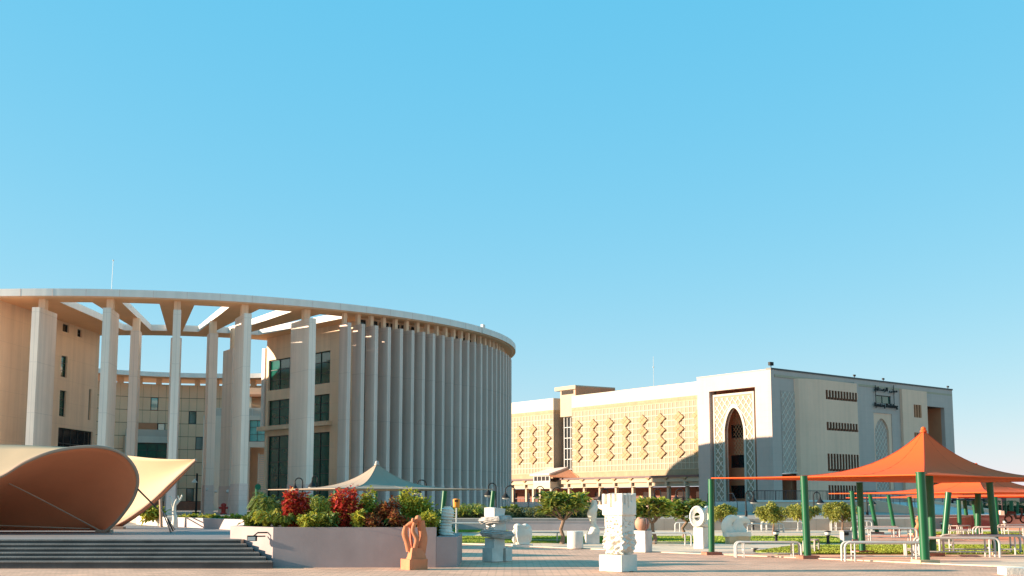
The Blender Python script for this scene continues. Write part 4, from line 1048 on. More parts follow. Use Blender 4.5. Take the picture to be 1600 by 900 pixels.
def round_tree(px, yb, yt, wpx, label, seed, zb=0.):
    rr = random.Random(seed); b0 = atz(px,yb,zb); h = atd(px,yt,b0.y).z-zb; wd = wpx*.9/1967*b0.y/2
    t = thing('small_tree', (b0.x,b0.y,zb), label, 'tree'); tr = MB(); f = Vector((.05,0,h*.35))
    tr.tube([(0,0,0),(.03,0,h*.2),f], [.07,.055,.05], 7); lv_ = MB()
    for k in range(17):
        a = rr.uniform(0,6.28); q = rr.uniform(.1,1.0); e = Vector((math.cos(a)*wd*q, math.sin(a)*wd*q, h*rr.uniform(.55,.9)*(1-.15*q)))
        tr.tube([f, f.lerp(e,.5), e], [.035,.02,.01], 5)
        ks = rr.uniform(.6,1.25); blob(lv_, e, (wd*.3*ks,wd*.3*ks,h*.13*ks), int(190*ks), .20, .042, rr, .3, .35)
    tr.build('trunk', M['bark'], t, smooth=True, loc=(0,0,0)); tag(lv_.build('crown', M['olive'], t, loc=(0,0,0)), kind='stuff'); return t
round_tree(1130, 832, 788, 40, 'small round tree just right of the first green post', 111)
round_tree(1208, 835, 785, 46, 'small round yellow green tree left of the second green post', 112)
round_tree(1256, 834, 783, 54, 'small bushy tree behind the second green post', 113)
round_tree(1316, 832, 783, 50, 'round yellow green tree behind the grey stone litter bin', 114)

# ================================================================== tensile canopy over the platform
tc = thing('tensile_canopy', (-15,40,TZ), 'large curved beige membrane canopy with terracotta lining and arched edge tube', 'canopy')
def crv(pts, d0, d1, n=24):
    """smooth curve through photo bearings, distance blended from d0 to d1 (or per-point list)"""
    P = [atd(x,y,(d0+(d1-d0)*i/(len(pts)-1)) if not isinstance(d0,list) else d0[i]) for i,(x,y) in enumerate(pts)]
    out_ = []
    for k in range(n+1):
        t = k/n*(len(P)-1); i = min(int(t),len(P)-2); u = t-i
        p0, p1, p2, p3 = P[max(i-1,0)], P[i], P[i+1], P[min(i+2,len(P)-1)]
        out_.append(.5*((2*p1)+(p2-p0)*u+(2*p0-5*p1+4*p2-p3)*u*u+(3*p1-p0-3*p2+p3)*u*u*u))
    return out_
def patch(name, A, B, m, bulge=None, rows=14, thick=.012, parent=tc):
    n_ = len(A); vs = []; fs = []
    for j in range(rows+1):
        v = j/rows
        for i in range(n_):
            p = A[i].lerp(B[i],v)
            if bulge: p = p+bulge(i/(n_-1), v)
            vs.append(tuple(p))
    for j in range(rows):
        for i in range(n_-1): fs.append((j*n_+i, j*n_+i+1, (j+1)*n_+i+1, (j+1)*n_+i))
    mb = MB(); mb.add(vs, fs); o = mb.build(name, M[m], parent, smooth=True)
    sd = o.modifiers.new('thickness','SOLIDIFY'); sd.thickness = thick; sd.offset = 0
    return o
arch = crv([(-190,838),(-120,790),(-60,765),(0,745),(40,722),(90,704),(150,698),(192,710),(214,740),(210,775),(185,812),(163,832)], [40,40,40,40,40,40.3,40.8,41.5,42,42.4,42.8,43.1], 0, 60)
mb = MB(); mb.tube(arch, .055, 8); mb.build('arch_tube', M['tube'], tc, smooth=True)
floor_ = []
for k in range(61):
    q = arch[k]; x = 800+F*q.x/(q.y*cp+(q.z-CZ)*sp); xx = min(x, 158); xx = -190+(158+190)*(k/60)**.8
    floor_.append(atz(xx,829,TZ+.04))
patch('terracotta_lining', arch, floor_, 'membu', lambda u, v: Vector((0,.25*math.sin(math.pi*v)*math.sin(math.pi*min(1,u*1.02)),0.0)), 18)
ridge = crv([(-230,700),(-120,696),(0,695),(50,696),(90,698),(120,699),(150,699)], 44.5, 41.4, 60)
archL = crv([(-190,800),(-120,780),(-60,763),(0,744),(40,721),(90,703),(150,697.5)], [40,40,40,40,40.2,40.7,41.4], 0, 60)
patch('upper_membrane', archL, ridge, 'memb', lambda u, v: Vector((0,0,-.12*math.sin(math.pi*v))), 10)
topR = crv([(150,706),(200,712),(250,717),(306,718)], 51, 46, 30)
edgeR = crv([(168,825.5),(198,811),(234,785),(266,755),(306,718)], [50,49.3,48.4,47.3,46], 0, 30)
patch('wing_membrane', topR, edgeR, 'memb', lambda u, v: Vector((0,.35*math.sin(math.pi*v)*math.sin(math.pi*u),-.1*math.sin(math.pi*v)*math.sin(math.pi*u))), 14)
edge2 = crv([(184,826),(219,803),(250,778),(276,752),(306.5,719.5)], [50.4,49.9,49,47.8,46.2], 0, 30)
patch('wing_lining', edgeR, edge2, 'membu', None, 5)
mb = MB(); mb.tube(edgeR, .05, 8); mb.build('edge_tube', M['tube'], tc, smooth=True)
mb = MB(); mb.tube(edge2, .035, 8); mb.build('edge_tube', M['tube'], tc, smooth=True)
mb = MB(); L_ = crv([(-10,744),(40,768),(100,799),(158,830)], [41,41.8,42.6,43.], 0, 20); mb.tube(L_, .022, 6)
L_ = crv([(-60,820),(0,821),(80,824),(140,826)], [43,43,43,43], 0, 12); mb.tube(L_, .022, 6); mb.build('seam_tube', M['tube'], tc)
mb = MB()
for p0, p1 in (((216,765),(246,795)),((262,812),(271,831))): mb.tube([atd(*p0,41.9),atd(*p1,46)], .03, 6)
mb.build('tie_cable', M['black'], tc)
bp0 = atz(252,824,TZ); mb = MB(); mb.tube([bp0, atd(250.5,768,bp0.y)], .07, 8); mb.build('strut', M['tube'], tc)
mb = MB(); mb.tube([atd(252,795,bp0.y), atz(267,832,TZ)], .03, 6); mb.tube([atd(255,800,bp0.y), atz(273,828,TZ)], .03, 6); mb.build('tie_cable', M['black'], tc)
mb = MB(); mb.box((*atz(163,832,TZ).xy,TZ+.05),(.5,.4,.1)); mb.box((*atz(186,827,TZ).xy,TZ+.05),(.4,.4,.1)); mb.build('foot_plate', M['tube'], tc)
# ================================================================== shade sails on green posts
def sail(name, peak, corners, zE, m, label, posts, cat='shade sail', group=None, N_=28, k=4., base=0.):
    """peaked four-sided fabric; corners in order, posts = [(photo base x,y, top x,y, dark?)]"""
    t = thing(name, (peak[0],peak[1],base), label, cat, group)
    Cn = [Vector(c) for c in corners]; cen = Vector((peak[0],peak[1])); vs = []; fs = []
    def P(u, v):   # u,v in -1..1
        a = (1-u)*(1-v)/4; b = (1+u)*(1-v)/4; c = (1+u)*(1+v)/4; d = (1-u)*(1+v)/4
        q = Cn[0]*a+Cn[1]*b+Cn[2]*c+Cn[3]*d
        r = max(abs(u),abs(v)); mn = min(abs(u),abs(v)); sh = (Cn[0]+Cn[1]+Cn[2]+Cn[3])/4
        q = q+(cen-sh)*(1-r)
        if r > 1e-6: q = cen+(q-cen)*(1-.05*(1-(mn/r)**2)*r)
        z = zE+(peak[2]-zE)*((1-r)**k*.93+.07*(1-r)*.9)
        return (q.x,q.y,z)
    for j in range(N_+1):
        for i in range(N_+1):
            f_ = lambda s: (abs(s)**1.6)*(1 if s >= 0 else -1)
            vs.append(P(f_(-1+2*i/N_), f_(-1+2*j/N_)))
    for j in range(N_):
        for i in range(N_):
            a = j*(N_+1)+i; h_ = N_//2
            if (i < h_) == (j < h_): fs += [(a,a+1,a+N_+2),(a,a+N_+2,a+N_+1)]
            else: fs += [(a,a+1,a+N_+1),(a+1,a+N_+2,a+N_+1)]
    mb = MB(); mb.add(vs, fs); o = mb.build('fabric', M[m], t); o.data.polygons.foreach_set('use_smooth',[True]*len(o.data.polygons))
    try: o.data.set_sharp_from_angle(angle=rad(14))
    except Exception: pass
    sd = o.modifiers.new('thickness','SOLIDIFY'); sd.thickness = .01
    hem = [Vector(P(*q)) for q in [(-1+2*i/20,-1) for i in range(20)]+[(1,-1+2*i/20) for i in range(20)]+[(1-2*i/20,1) for i in range(20)]+[(-1,1-2*i/20) for i in range(21)]]
    mb = MB(); mb.tube(hem, .02, 6); mb.build('hem', M[m], t)
    mb = MB()
    for q in ((-1,-1),(1,-1),(1,1),(-1,1)): mb.tube([Vector(P(q[0]*(i/24)**1.5,q[1]*(i/24)**1.5))+Vector((0,0,.012)) for i in range(1,25)], .014, 5)
    for q in ((0,-1),(1,0),(0,1),(-1,0)): mb.tube([Vector(P(q[0]*(i/16)**1.4,q[1]*(i/16)**1.4))+Vector((0,0,.008)) for i in range(1,17)], .009, 4)
    mb.build('seams', M['oseam' if m == 'orange' else m], t)
    mb = MB(); mb.ball((peak[0],peak[1],peak[2]+.04),(.09,.09,.08),12,8); mb.lathe([(.12,-.05),(.12,0),(.08,.02)],(peak[0],peak[1],peak[2]-.02),14); mb.build('finial', M['ball' if m != 'orange' else 'orange'], t, smooth=True)
    for q in posts:
        (bx_, by_, tx, ty) = q[:4]; r = q[4] if len(q) > 4 else .10; bm = q[5] if len(q) > 5 else 'rbrick'
        b0 = atz(bx_,by_,base); t1 = atd(tx,ty,b0.y if len(q) < 7 else q[6])
        mb = MB(); mb.tube([b0, t1], r, 14); mb.tube([t1, t1+(t1-b0).normalized()*.03], r*1.08, 14); o_ = mb.build('post', M['green'], t, smooth=True)
        if bm:
            mb = MB(); mb.box((b0.x,b0.y,base+.05), (.62 if bm == 'ybrick' else .55, .55, .1), .2); mb.build('brick_footing', M[bm], t)
    return t
def sq(cx, cy, hx, hy):  # corners from the vector to one corner, rotated by 90 deg
    return [(cx+hx,cy+hy),(cx-hy,cy+hx),(cx-hx,cy-hy),(cx+hy,cy-hx)]
pk = atd(1443,672,44.5)
fr, lf = atd(1442,741,37.0), atd(1112,752,42.3)
cn = [(fr.x,fr.y),(lf.x,lf.y),(pk.x*2-fr.x,pk.y*2-fr.y),(pk.x*2-lf.x,pk.y*2-lf.y)]
sail('orange_shade_sail', (pk.x,pk.y,pk.z), cn, 2.56, 'orange', 'largest and nearest orange shade sail with its peak over the grey building', [
    (1112,867,1111,750,.10),(1262,873,1256,745,.115),(1446,880,1438,739,.135,'ybrick'),(1458,869,1452,741,.125),(1348,865,1343,755,.11),(1557,866,1546,755,.115,'ybrick'),
    (1337,846,1331,768,.11,'rbrick')], k=4.3)
pk = atd(1525,727,64)
cn = [(pk.x-2.0,pk.y-7.3),(pk.x-7.3,pk.y+1.0),(pk.x+2.,pk.y+7.3),(pk.x+7.3,pk.y-1.)]
sail('orange_shade_sail', (pk.x,pk.y,pk.z), cn, 2.2, 'orange', 'second orange shade sail just behind the nearest one, on leaning green posts', [
    (1475,846,1482,770,.14,'ybrick'),(1371,834,1359,773,.12),(1398,830,1388,774,.12),(1430,836,1421,777,.12,'ybrick'),(1528,841,1528,772,.15)], k=4.)
pk = atd(1645,733,84)
cn = [(pk.x-2.5,pk.y-8),(pk.x-8,pk.y+2.5),(pk.x+2.5,pk.y+8),(pk.x+8,pk.y-2.5)]
sail('orange_shade_sail', (pk.x,pk.y,pk.z), cn, 2.15, 'orange', 'orange shade sail cut off by the right edge, peak out of view', [
    (1560,831,1555,777,.13,None),(1581,817,1580,783,.17,None),(1572,820,1571,783,.08,None),(1590,816,1590,785,.1,None)], k=4.)
pk = atd(1500,753,95)
cn = [(pk.x-2.5,pk.y-8),(pk.x-8,pk.y+2.5),(pk.x+2.5,pk.y+8),(pk.x+8,pk.y-2.5)]
sail('orange_shade_sail', (pk.x,pk.y,pk.z), cn, 2.1, 'orange', 'farthest low orange shade sail showing under the second one', [
    (1500,827,1498,782,.14,None),(1512,823,1507,782,.14,None),(1527,824,1521,783,.14,None),(1538,818,1532,783,.14,None)], k=4.)
pk = atd(589,724,58)
l_, r_ = atd(404,763,58), atd(772,771,58)
cn = [(pk.x-1.0,pk.y-5.6),(l_.x,58.5),(pk.x+1.,pk.y+5.6),(r_.x,57.5)]
sail('grey_shade_sail', (pk.x,pk.y,pk.z), cn, 2.33, 'greyf', 'grey shade sail with pointed peak behind the planter shrubs', [
    (404,835,403,761,.13,None,58),(530,838,524,762,.11,None),(587,838,587,765,.11,None),(630,838,627,766,.11,None),(688,838,695,768,.13,None),(763,836,771,768,.12,None)], k=4.2)

# ================================================================== benches / tables of white bent tube
def bench_proto():
    t = thing('tube_bench', (0,0,0), 'white tubular bench', 'bench', 'white tubular benches under the sails'); r = .028; Lh, H_ = .95, .45
    for y in (-.2,.2):
        mb = MB(); P = [(-Lh,y,0),(-Lh,y,H_-.12)]+[(-Lh+.12*(1-math.cos(a)),y,H_-.12+.12*math.sin(a)) for a in (.4,.8,1.2,1.57)]+[(Lh-.12*(1-math.cos(a)),y,H_-.12+.12*math.sin(a)) for a in (1.57,1.2,.8,.4)]+[(Lh,y,H_-.12),(Lh,y,0)]
        mb.tube(P, r, 8); mb.build('bent_frame', M['galv'], t, smooth=True)
    mb = MB()
    for x in (-.72,.72): mb.tube([(x,-.2,0),(x,-.2,H_)], .022, 6); mb.tube([(x,.2,0),(x,.2,H_)], .022, 6); mb.tube([(x,-.2,.22),(x,.2,.22)], .02, 6)
    mb.tube([(-.9,0,.12),(.9,0,.12)], .02, 6); mb.build('stretcher', M['galv'], t)
    for k in range(4):
        mb = MB(); mb.box((0,-.15+.1*k,H_+.012),(1.55,.085,.03)); mb.build('seat_slat', M['slab'], t)
    return t
bench0 = bench_proto(); used = [False]
def bench(x, y, rz, label, s=1., z=0):
    p = atz(x,y,z)
    if not used[0]:
        used[0] = True; bench0.location = p; bench0.rotation_euler = (0,0,rz); bench0.scale = (s,s,s); bench0['label'] = label; return bench0
    return dup(bench0, p, rz, label, s)
for x, y, rz, lb, s in (
    (1200,871,-.06,'white tubular bench immediately left of the second green post',1.08),
    (1268,863,1.25,'white tubular bench seen end-on behind the second green post',.95),
    (1381,877,-.06,'nearest white tubular bench, left of the yellow-based green post',1.25),
    (1425,869,1.3,'white tubular bench seen end-on left of the yellow-based green post',1.),
    (1495,870,-.1,'white tubular bench right of the yellow-based green post',1.35),
    (1535,866,-.12,'long white tubular bench reaching the leaning post at right',1.4),
    (1390,845,-.08,'white tubular bench in the pink paving behind the first lawn strip',1.25),
    (1368,840,-.08,'farther white tubular bench near three leaning posts',1.2),
    (1330,829,-.1,'white tubular bench in front of the mauve wall behind the stone bin',1.3),
    (1222,830,-.1,'white tubular bench before the mauve wall, between two small trees',1.3),
    (1196,832,-.1,'white tubular bench before the mauve wall, beside the white wings sculpture',1.1),
    (1500,836,.9,'white tubular bench seen end-on in the far lawn at right',1.1),
    (1565,843,-.1,'white tubular bench under the second sail at right',1.3),
    (1590,836,.4,'white tubular bench far right behind the leaning post',1.2),
    (1480,843,-.1,'white tubular bench behind the thick leaning post of the second sail',1.),
    (1040,852,-.1,'tubular bench between the vase and the disc sculptures',1.1),
    (1085,831,-.1,'pale bench against the low wall behind the disc sculpture',1.2),
    (950,838,-.1,'bench partly hidden behind the white castle sculpture',1.),
    (746,838,-.08,'grey tubular bench behind the layered slab sculpture',1.5),
    (845,848,-.08,'tubular bench on the lawn edge between the torso and the frangipani',1.)):
    bench(x, y, rz, lb, s)

# ================================================================== sculptures
def at(x, y): return atz(x,y)
class Sc:
    """local frame of one sculpture: photo pixels -> local x,z at its depth"""
    def __init__(s, name, x, yb, label, zb=0., rz=0.):
        s.p = atz(x,yb,zb); s.k = s.p.y/1967*1.0; s.x = x; s.yb = yb; s.t = thing(name, (s.p.x,s.p.y,zb), label, 'sculpture')
    def L(s, x, y, dy=0.): return Vector(((x-s.x)*s.k, dy, (s.yb-y)*s.k))
    def w(s, px): return px*s.k
def rough_solid(name, t, c, d, m, rz=0, amp=.02, fr=6, n=14, fn=None, bev=.0):
    """box subdivided and displaced so that it reads as hewn stone"""
    ca, sa = math.cos(rz), math.sin(rz); vs = {}; V = []; Fc = []
    nx, ny, nz = [max(2,int(n*q/max(d))) for q in d]
    def key(i,j,k):
        if (i,j,k) in vs: return vs[(i,j,k)]
        p = Vector(((i/nx-.5),(j/ny-.5),(k/nz-.5)))
        q = Vector((p.x*d[0],p.y*d[1],p.z*d[2]))
        nn = Vector((p.x if abs(p.x) > .499 else 0, p.y if abs(p.y) > .499 else 0, p.z if abs(p.z) > .499 else 0))
        if fn: q = fn(p, q)
        if nn.length: q = q+nn.normalized()*amp*noise.noise((q+Vector(c))*fr)
        V.append((c[0]+q.x*ca-q.y*sa, c[1]+q.x*sa+q.y*ca, c[2]+q.z)); vs[(i,j,k)] = len(V)-1; return len(V)-1
    for k in (0,nz):
        for i in range(nx):
            for j in range(ny):
                f_ = (key(i,j,k),key(i+1,j,k),key(i+1,j+1,k),key(i,j+1,k)); Fc.append(f_ if k else f_[::-1])
    for j in (0,ny):
        for i in range(nx):
            for k in range(nz):
                f_ = (key(i,j,k),key(i+1,j,k),key(i+1,j,k+1),key(i,j,k+1)); Fc.append(f_ if j == 0 else f_[::-1])
    for i in (0,nx):
        for j in range(ny):
            for k in range(nz):
                f_ = (key(i,j,k),key(i,j+1,k),key(i,j+1,k+1),key(i,j,k+1)); Fc.append(f_ if i else f_[::-1])
    mb = MB(); mb.add(V, Fc); return mb.build(name, M[m], t, smooth=True, loc=(0,0,0))
# 1 orange figure
s = Sc('orange_stone_sculpture', 647, 890, 'orange stone abstract figure with round head standing before the grey planter wall')
rough_solid('base_block', s.t, s.L(647,882), (s.w(31),s.w(31),s.w(17)), 'ostone', .55, .012, 5)
rough_solid('figure_mound', s.t, s.L(650,866), (s.w(27),s.w(20),s.w(18)), 'ostone', .5, .03, 4, 14, lambda p,q: Vector((q.x*(1-.35*(p.z+.5)),q.y*(1-.4*(p.z+.5)),q.z)))
def ribbon(s, pts, r, name, m='ostone', flat=1., dy=0, n=10):
    P = [s.L(x,y,(dy if not isinstance(dy,list) else dy[i])) for i,(x,y) in enumerate(pts)]; Q = []; Rr = []
    r = r if isinstance(r,list) else [r]*len(P)
    for k in range(6*(len(P)-1)+1):
        t_ = k/6; i = min(int(t_),len(P)-2); u = t_-i; p0,p1,p2,p3 = P[max(i-1,0)],P[i],P[i+1],P[min(i+2,len(P)-1)]
        Q.append(.5*((2*p1)+(p2-p0)*u+(2*p0-5*p1+4*p2-p3)*u*u+(3*p1-p0-3*p2+p3)*u*u*u)); Rr.append((r[i]*(1-u)+r[i+1]*u)*s.k)
    mb = MB(); mb.tube(Q, Rr, n, flat=flat); return mb.build(name, M[m], s.t, smooth=True, loc=(0,0,0))
ribbon(s, [(634,823),(632,835),(636,848),(639,862)], [2,2.6,2.6,2.5], 'left_arm', dy=-.05, flat=1.8)
ribbon(s, [(634,824),(642,819),(652,816)], [2.2,3,3.4], 'shoulder', flat=1.3)
ribbon(s, [(648,818),(645,830),(651,843),(649,855),(645,868)], [2.2,2.2,2.6,2.5,2.4], 'middle_arm', dy=-.12, flat=1.5)
ribbon(s, [(656,815),(658,828),(660,842),(657,856),(654,870)], [4,4.2,4.6,5.6,6], 'back', dy=.08, flat=1.6)
ribbon(s, [(640,824),(641,840),(643,858)], [4.5,5,5], 'inner_web', 'ostonesh', dy=.1, flat=.5)
mb = MB(); mb.ball(s.L(652.5,812,.02),(s.w(5.2),s.w(5.6),s.w(5.6)),16,12); mb.ball(s.L(645,814.5,-.08),(s.w(3),s.w(4),s.w(4)),12,8); mb.build('head', M['ostone'], s.t, smooth=True, loc=(0,0,0))
# 2 castle
s = Sc('castle_sculpture', 968, 893, 'tallest white stone tower sculpture with notched top, pierced middle and ragged lower courses')
RZ = math.radians(50)
def sqsec(p, w): return w
def tower(name, t, c, prof, n, m, rz, fn, close=True):
    """square-section column; prof = [(z, halfwidth)], fn(u, z, face)->outward displacement"""
    V = []; m_ = len(prof)
    for z, hw in prof:
        for k in range(4*n):
            f_, u = divmod(k, n); u = u/n*2-1; a = [(u,-1),(1,u),(-u,1),(-1,-u)][f_]; nn = [(0,-1),(1,0),(0,1),(-1,0)][f_]
            dsp = fn(u, z, f_); x = a[0]*hw+nn[0]*dsp; y = a[1]*hw+nn[1]*dsp
            V.append((c[0]+x*math.cos(rz)-y*math.sin(rz), c[1]+x*math.sin(rz)+y*math.cos(rz), c[2]+z))
    K_ = 4*n; Fc = [(i*K_+k, i*K_+(k+1)%K_, (i+1)*K_+(k+1)%K_, (i+1)*K_+k) for i in range(m_-1) for k in range(K_)]
    Fc += [tuple(range(K_-1,-1,-1)), tuple((m_-1)*K_+k for k in range(K_))]
    mb = MB(); mb.add(V, Fc); return mb.build(name, M[m], t, smooth=True, loc=(0,0,0))
rough_solid('plinth', s.t, s.L(966,879.5), (s.w(42),s.w(42),s.w(25)), 'wstone', RZ, .008, 5, 12)
hz = s.w(31); z0 = s.w(893-866)
rag = lambda u,z,f: .045*noise.noise(Vector((u*1.2+f*9, z*9+.5*math.sin(u*5+f), f*3)))*2+.028*math.sin(z*44+2.2*noise.noise(Vector((u*2+f*7,z*3,0)))*3)
N1 = 40; prof = [(hz*i/N1, s.w(17.5)*(.80+.22*min(1,i/10)-.0*i) ) for i in range(N1+1)]
tower('ragged_courses', s.t, (s.w(.5),0,z0), prof, 16, 'wstone', RZ, rag)
def pores(u,z,f):
    v = noise.voronoi(Vector((u*3.2+f*11, z*13, f*5.)))[0]
    return -.075*max(0,min(1,(.32-v[0])*6))
prof = [(s.w(28)*i/44, s.w(16.2)) for i in range(45)]
tower('pierced_middle', s.t, (s.w(.5),0,z0+hz), prof, 26, 'wstone', RZ, pores)
def top_(u,z,f):
    zz = z/s.w(34); d = 0
    if f in (0,3,1):
        for cu, w_, dp in ((-.62,.10,.45),(-.1,.10,.6),(.35,.08,.35)):
            if abs(u-cu) < w_ and zz > 1-dp: d = -.07
    return d+.012*noise.noise(Vector((u*4+f*5,z*6,1)))
prof = [(0,s.w(16.5)),(s.w(2),s.w(18.8))]+[(s.w(34)*i/34, s.w(19)) for i in range(3,35)]
o = tower('notched_top', s.t, (s.w(.5),0,z0+hz+s.w(28)-.01), prof, 26, 'wstone', RZ, top_)
for v in o.data.vertices:
    if v.co.z > z0+hz+s.w(60): v.co.z += .035*noise.noise(v.co*7)
mb = MB(); 
for dx in (-12,12): mb.box((s.w(dx),0,-.0+.01),(.2,.4,.03),RZ)
# 3 layered slabs
s = Sc('slab_sculpture', 776, 878, 'stacked grey and white marble blocks with two wide ragged slabs, left of the torso sculpture')
RZ = .75
rough_solid('base_block', s.t, s.L(770,866.5,-.05), (s.w(23),s.w(23),s.w(21)), 'wstone2', RZ, .01, 4, 8)
rough_solid('base_side_block', s.t, s.L(791,867,.15), (s.w(13),s.w(13),s.w(20)), 'wstone2', RZ, .008, 4, 8)
rough_solid('lower_shaft', s.t, s.L(773,849), (s.w(22),s.w(22),s.w(16)), 'wstone2', RZ, .02, 6, 8)
rough_solid('upper_shaft', s.t, s.L(774,823), (s.w(21),s.w(21),s.w(15)), 'wstone2', RZ, .01, 6, 8)
rough_solid('top_block', s.t, s.L(773,801.5), (s.w(23),s.w(23),s.w(14)), 'wstone2', RZ, .05, 3, 10, lambda p,q: Vector((q.x,q.y,q.z*(1-.5*max(0,p.x+.1)))))
for nm, (x,y), wx, h_, tl in (('upper_slab',(774,813),50,11,1),('lower_slab',(777,835),54,12,-1)):
    V = []; Fc = []; K_ = 56; rows = 9
    for j in range(rows+1):
        for k in range(K_):
            a = 6.283*k/K_; v = j/rows; rr_ = s.w(wx/2)*(1+.07*noise.noise(Vector((math.cos(a)*3,math.sin(a)*3,j*2.3+tl)))+.05*math.sin(j*2.9+4*noise.noise(Vector((a,0,tl*3)))))*(1-.18*abs(v-.5)*2)*.84/max(abs(math.cos(a-RZ-.25*tl)),abs(math.sin(a-RZ-.25*tl)))**.85
            q = s.L(x,y); V.append((q.x+rr_*math.cos(a), rr_*math.sin(a)*.85, q.z+(v-.5)*s.w(h_)+.03*tl*math.cos(a)))
    for j in range(rows):
        for k in range(K_): Fc.append((j*K_+k,j*K_+(k+1)%K_,(j+1)*K_+(k+1)%K_,(j+1)*K_+k))
    Fc += [tuple(range(K_-1,-1,-1)), tuple(rows*K_+k for k in range(K_))]
    mb = MB(); mb.add(V,Fc); mb.build(nm, M['greystone'], s.t, loc=(0,0,0))
# 4 striated white column on the low planter end
s = Sc('ribbed_sculpture', 698, 838, 'white bulging ribbed stone pillar at the right end of the planter', PT2); s.p = Vector((atd(698,838,35.6))); s.t.location = (s.p.x,35.6,PT2); s.k = 35.6/1967
V = []; Fc = []; K_ = 30; rows = 46
for j in range(rows+1):
    v = j/rows; cxp = 698-1.5*math.sin(v*6)+(1 if v > .5 else 0)*0; w_ = 8.6+1.2*math.sin(v*9+1)+.5*math.sin(v*70)-(2.5*max(0,v-.9)*10 if v > .9 else 0)+1.5*(1-v)
    q = s.L(cxp, 838-45*v)
    for k in range(K_):
        a = 6.283*k/K_; r_ = s.w(w_)*(1+.08*math.sin(v*60+a*1.0)+.06*noise.noise(Vector((math.cos(a)*2,math.sin(a)*2,v*7)))); V.append((q.x+r_*math.cos(a), r_*math.sin(a), q.z))
for j in range(rows):
    for k in range(K_): Fc.append((j*K_+k,j*K_+(k+1)%K_,(j+1)*K_+(k+1)%K_,(j+1)*K_+k))
Fc += [tuple(range(K_-1,-1,-1)), tuple(rows*K_+k for k in range(K_))]
mb = MB(); mb.add(V,Fc); mb.build('pillar', M['wstone'], s.t, smooth=True, loc=(0,0,0))
# 5 torso
s = Sc('torso_sculpture', 816, 854, 'squat white stone torso sculpture with rounded shoulders, left of the frangipani')
rough_solid('base_slab', s.t, s.L(816,852.3), (s.w(32),s.w(20),s.w(3.4)), 'wstone', .1, .004, 4, 8)
rough_solid('body', s.t, s.L(817,836), (s.w(24),s.w(18),s.w(29)), 'wstone', .25, .05, 2.5, 18, lambda p,q: Vector((q.x*(1-.16*abs(p.z*2-.2)+.1*p.z),q.y*(1-.3*abs(p.z)),q.z)))
mb = MB()
for x, y in ((809,824),(821,824)): mb.ball(s.L(x,y,-.03),(s.w(6.5),s.w(7),s.w(5.5)),16,10)
mb.ball(s.L(804,838,-.06),(s.w(4.5),s.w(6),s.w(11)),14,10); mb.ball(s.L(828,835,-.02),(s.w(3.5),s.w(6),s.w(13)),14,10); mb.ball(s.L(812,840,-.16),(s.w(4.5),s.w(2),s.w(7)),14,10)
mb.build('shoulders', M['wstone'], s.t, smooth=True, loc=(0,0,0))
# 6 white drum
s = Sc('drum_sculpture', 899, 858, 'plain white stone drum right of the frangipani trunk')
mb = MB(); mb.lathe([(s.w(9),0),(s.w(9),.03),(s.w(12.2),.03),(s.w(12.5),.06),(s.w(12.5),s.w(26)),(s.w(11.8),s.w(27.4)),(s.w(9),s.w(27.8)),(.01,s.w(27.9))],(0,0,0),32); mb.build('drum', M['wstone'], s.t, smooth=True, loc=(0,0,0))
# 7 twisted column
s = Sc('twisted_sculpture', 926, 850, 'slender white twisted stone column on a square block behind the white drum')
rough_solid('base_block', s.t, s.L(925,842.5), (s.w(21),s.w(17),s.w(16)), 'wstone2', .1, .006, 4, 8)
V = []; Fc = []; K_ = 24; rows = 40
for j in range(rows+1):
    v = j/rows; tw = v*4.2+.3; cxp = 927+1.8*math.sin(v*8.5); wa = 6.6+1.7*math.cos(v*9.5)-1.3*v; q = s.L(cxp,834.5-52.5*v)
    for k in range(K_):
        a = 6.283*k/K_; sqr = 1/max(abs(math.cos(a-tw)),abs(math.sin(a-tw)))**.65; r_ = s.w(wa)*sqr*(1+.03*noise.noise(Vector((a,v*9,0))))
        V.append((q.x+r_*math.cos(a), r_*.8*math.sin(a), q.z))
for j in range(rows):
    for k in range(K_): Fc.append((j*K_+k,j*K_+(k+1)%K_,(j+1)*K_+(k+1)%K_,(j+1)*K_+k))
Fc += [tuple(range(K_-1,-1,-1)), tuple(rows*K_+k for k in range(K_))]
mb = MB(); mb.add(V,Fc); mb.build('twisted_shaft', M['wstone'], s.t, smooth=True, loc=(0,0,0))
# 8 vase
s = Sc('vase_sculpture', 1005, 863, 'terracotta split round vase on a tall white block, behind the castle sculpture')
rough_solid('pedestal', s.t, s.L(1004,846), (s.w(22),s.w(22),s.w(33)), 'wstone2', .95, .006, 4, 8)
q = s.L(1004,829); mb = MB(); prof = [(.01,0),(.55,0),(.85,.15),(1,.45),(.98,.68),(.8,.85),(.45,.93),(.01,.95)]
mb.lathe([(r*s.w(11.5), z*s.w(20)) for r,z in prof], tuple(q), 28); mb.build('vase', M['vase'], s.t, smooth=True, loc=(0,0,0))
mb = MB(); mb.tube([s.L(1009+1.5*math.sin(u*3),829-19*u,-s.w(11.3)*(1-abs(u-.5)*.55)) for u in [i/10 for i in range(11)]], s.w(1.3), 6); mb.build('crack', M['maroon'], s.t, loc=(0,0,0))
mb = MB(); mb.ball(s.L(1000,812,-.05),(s.w(5),s.w(5),s.w(3.5)),12,8); mb.build('rim_lump', M['vase'], s.t, smooth=True, loc=(0,0,0))
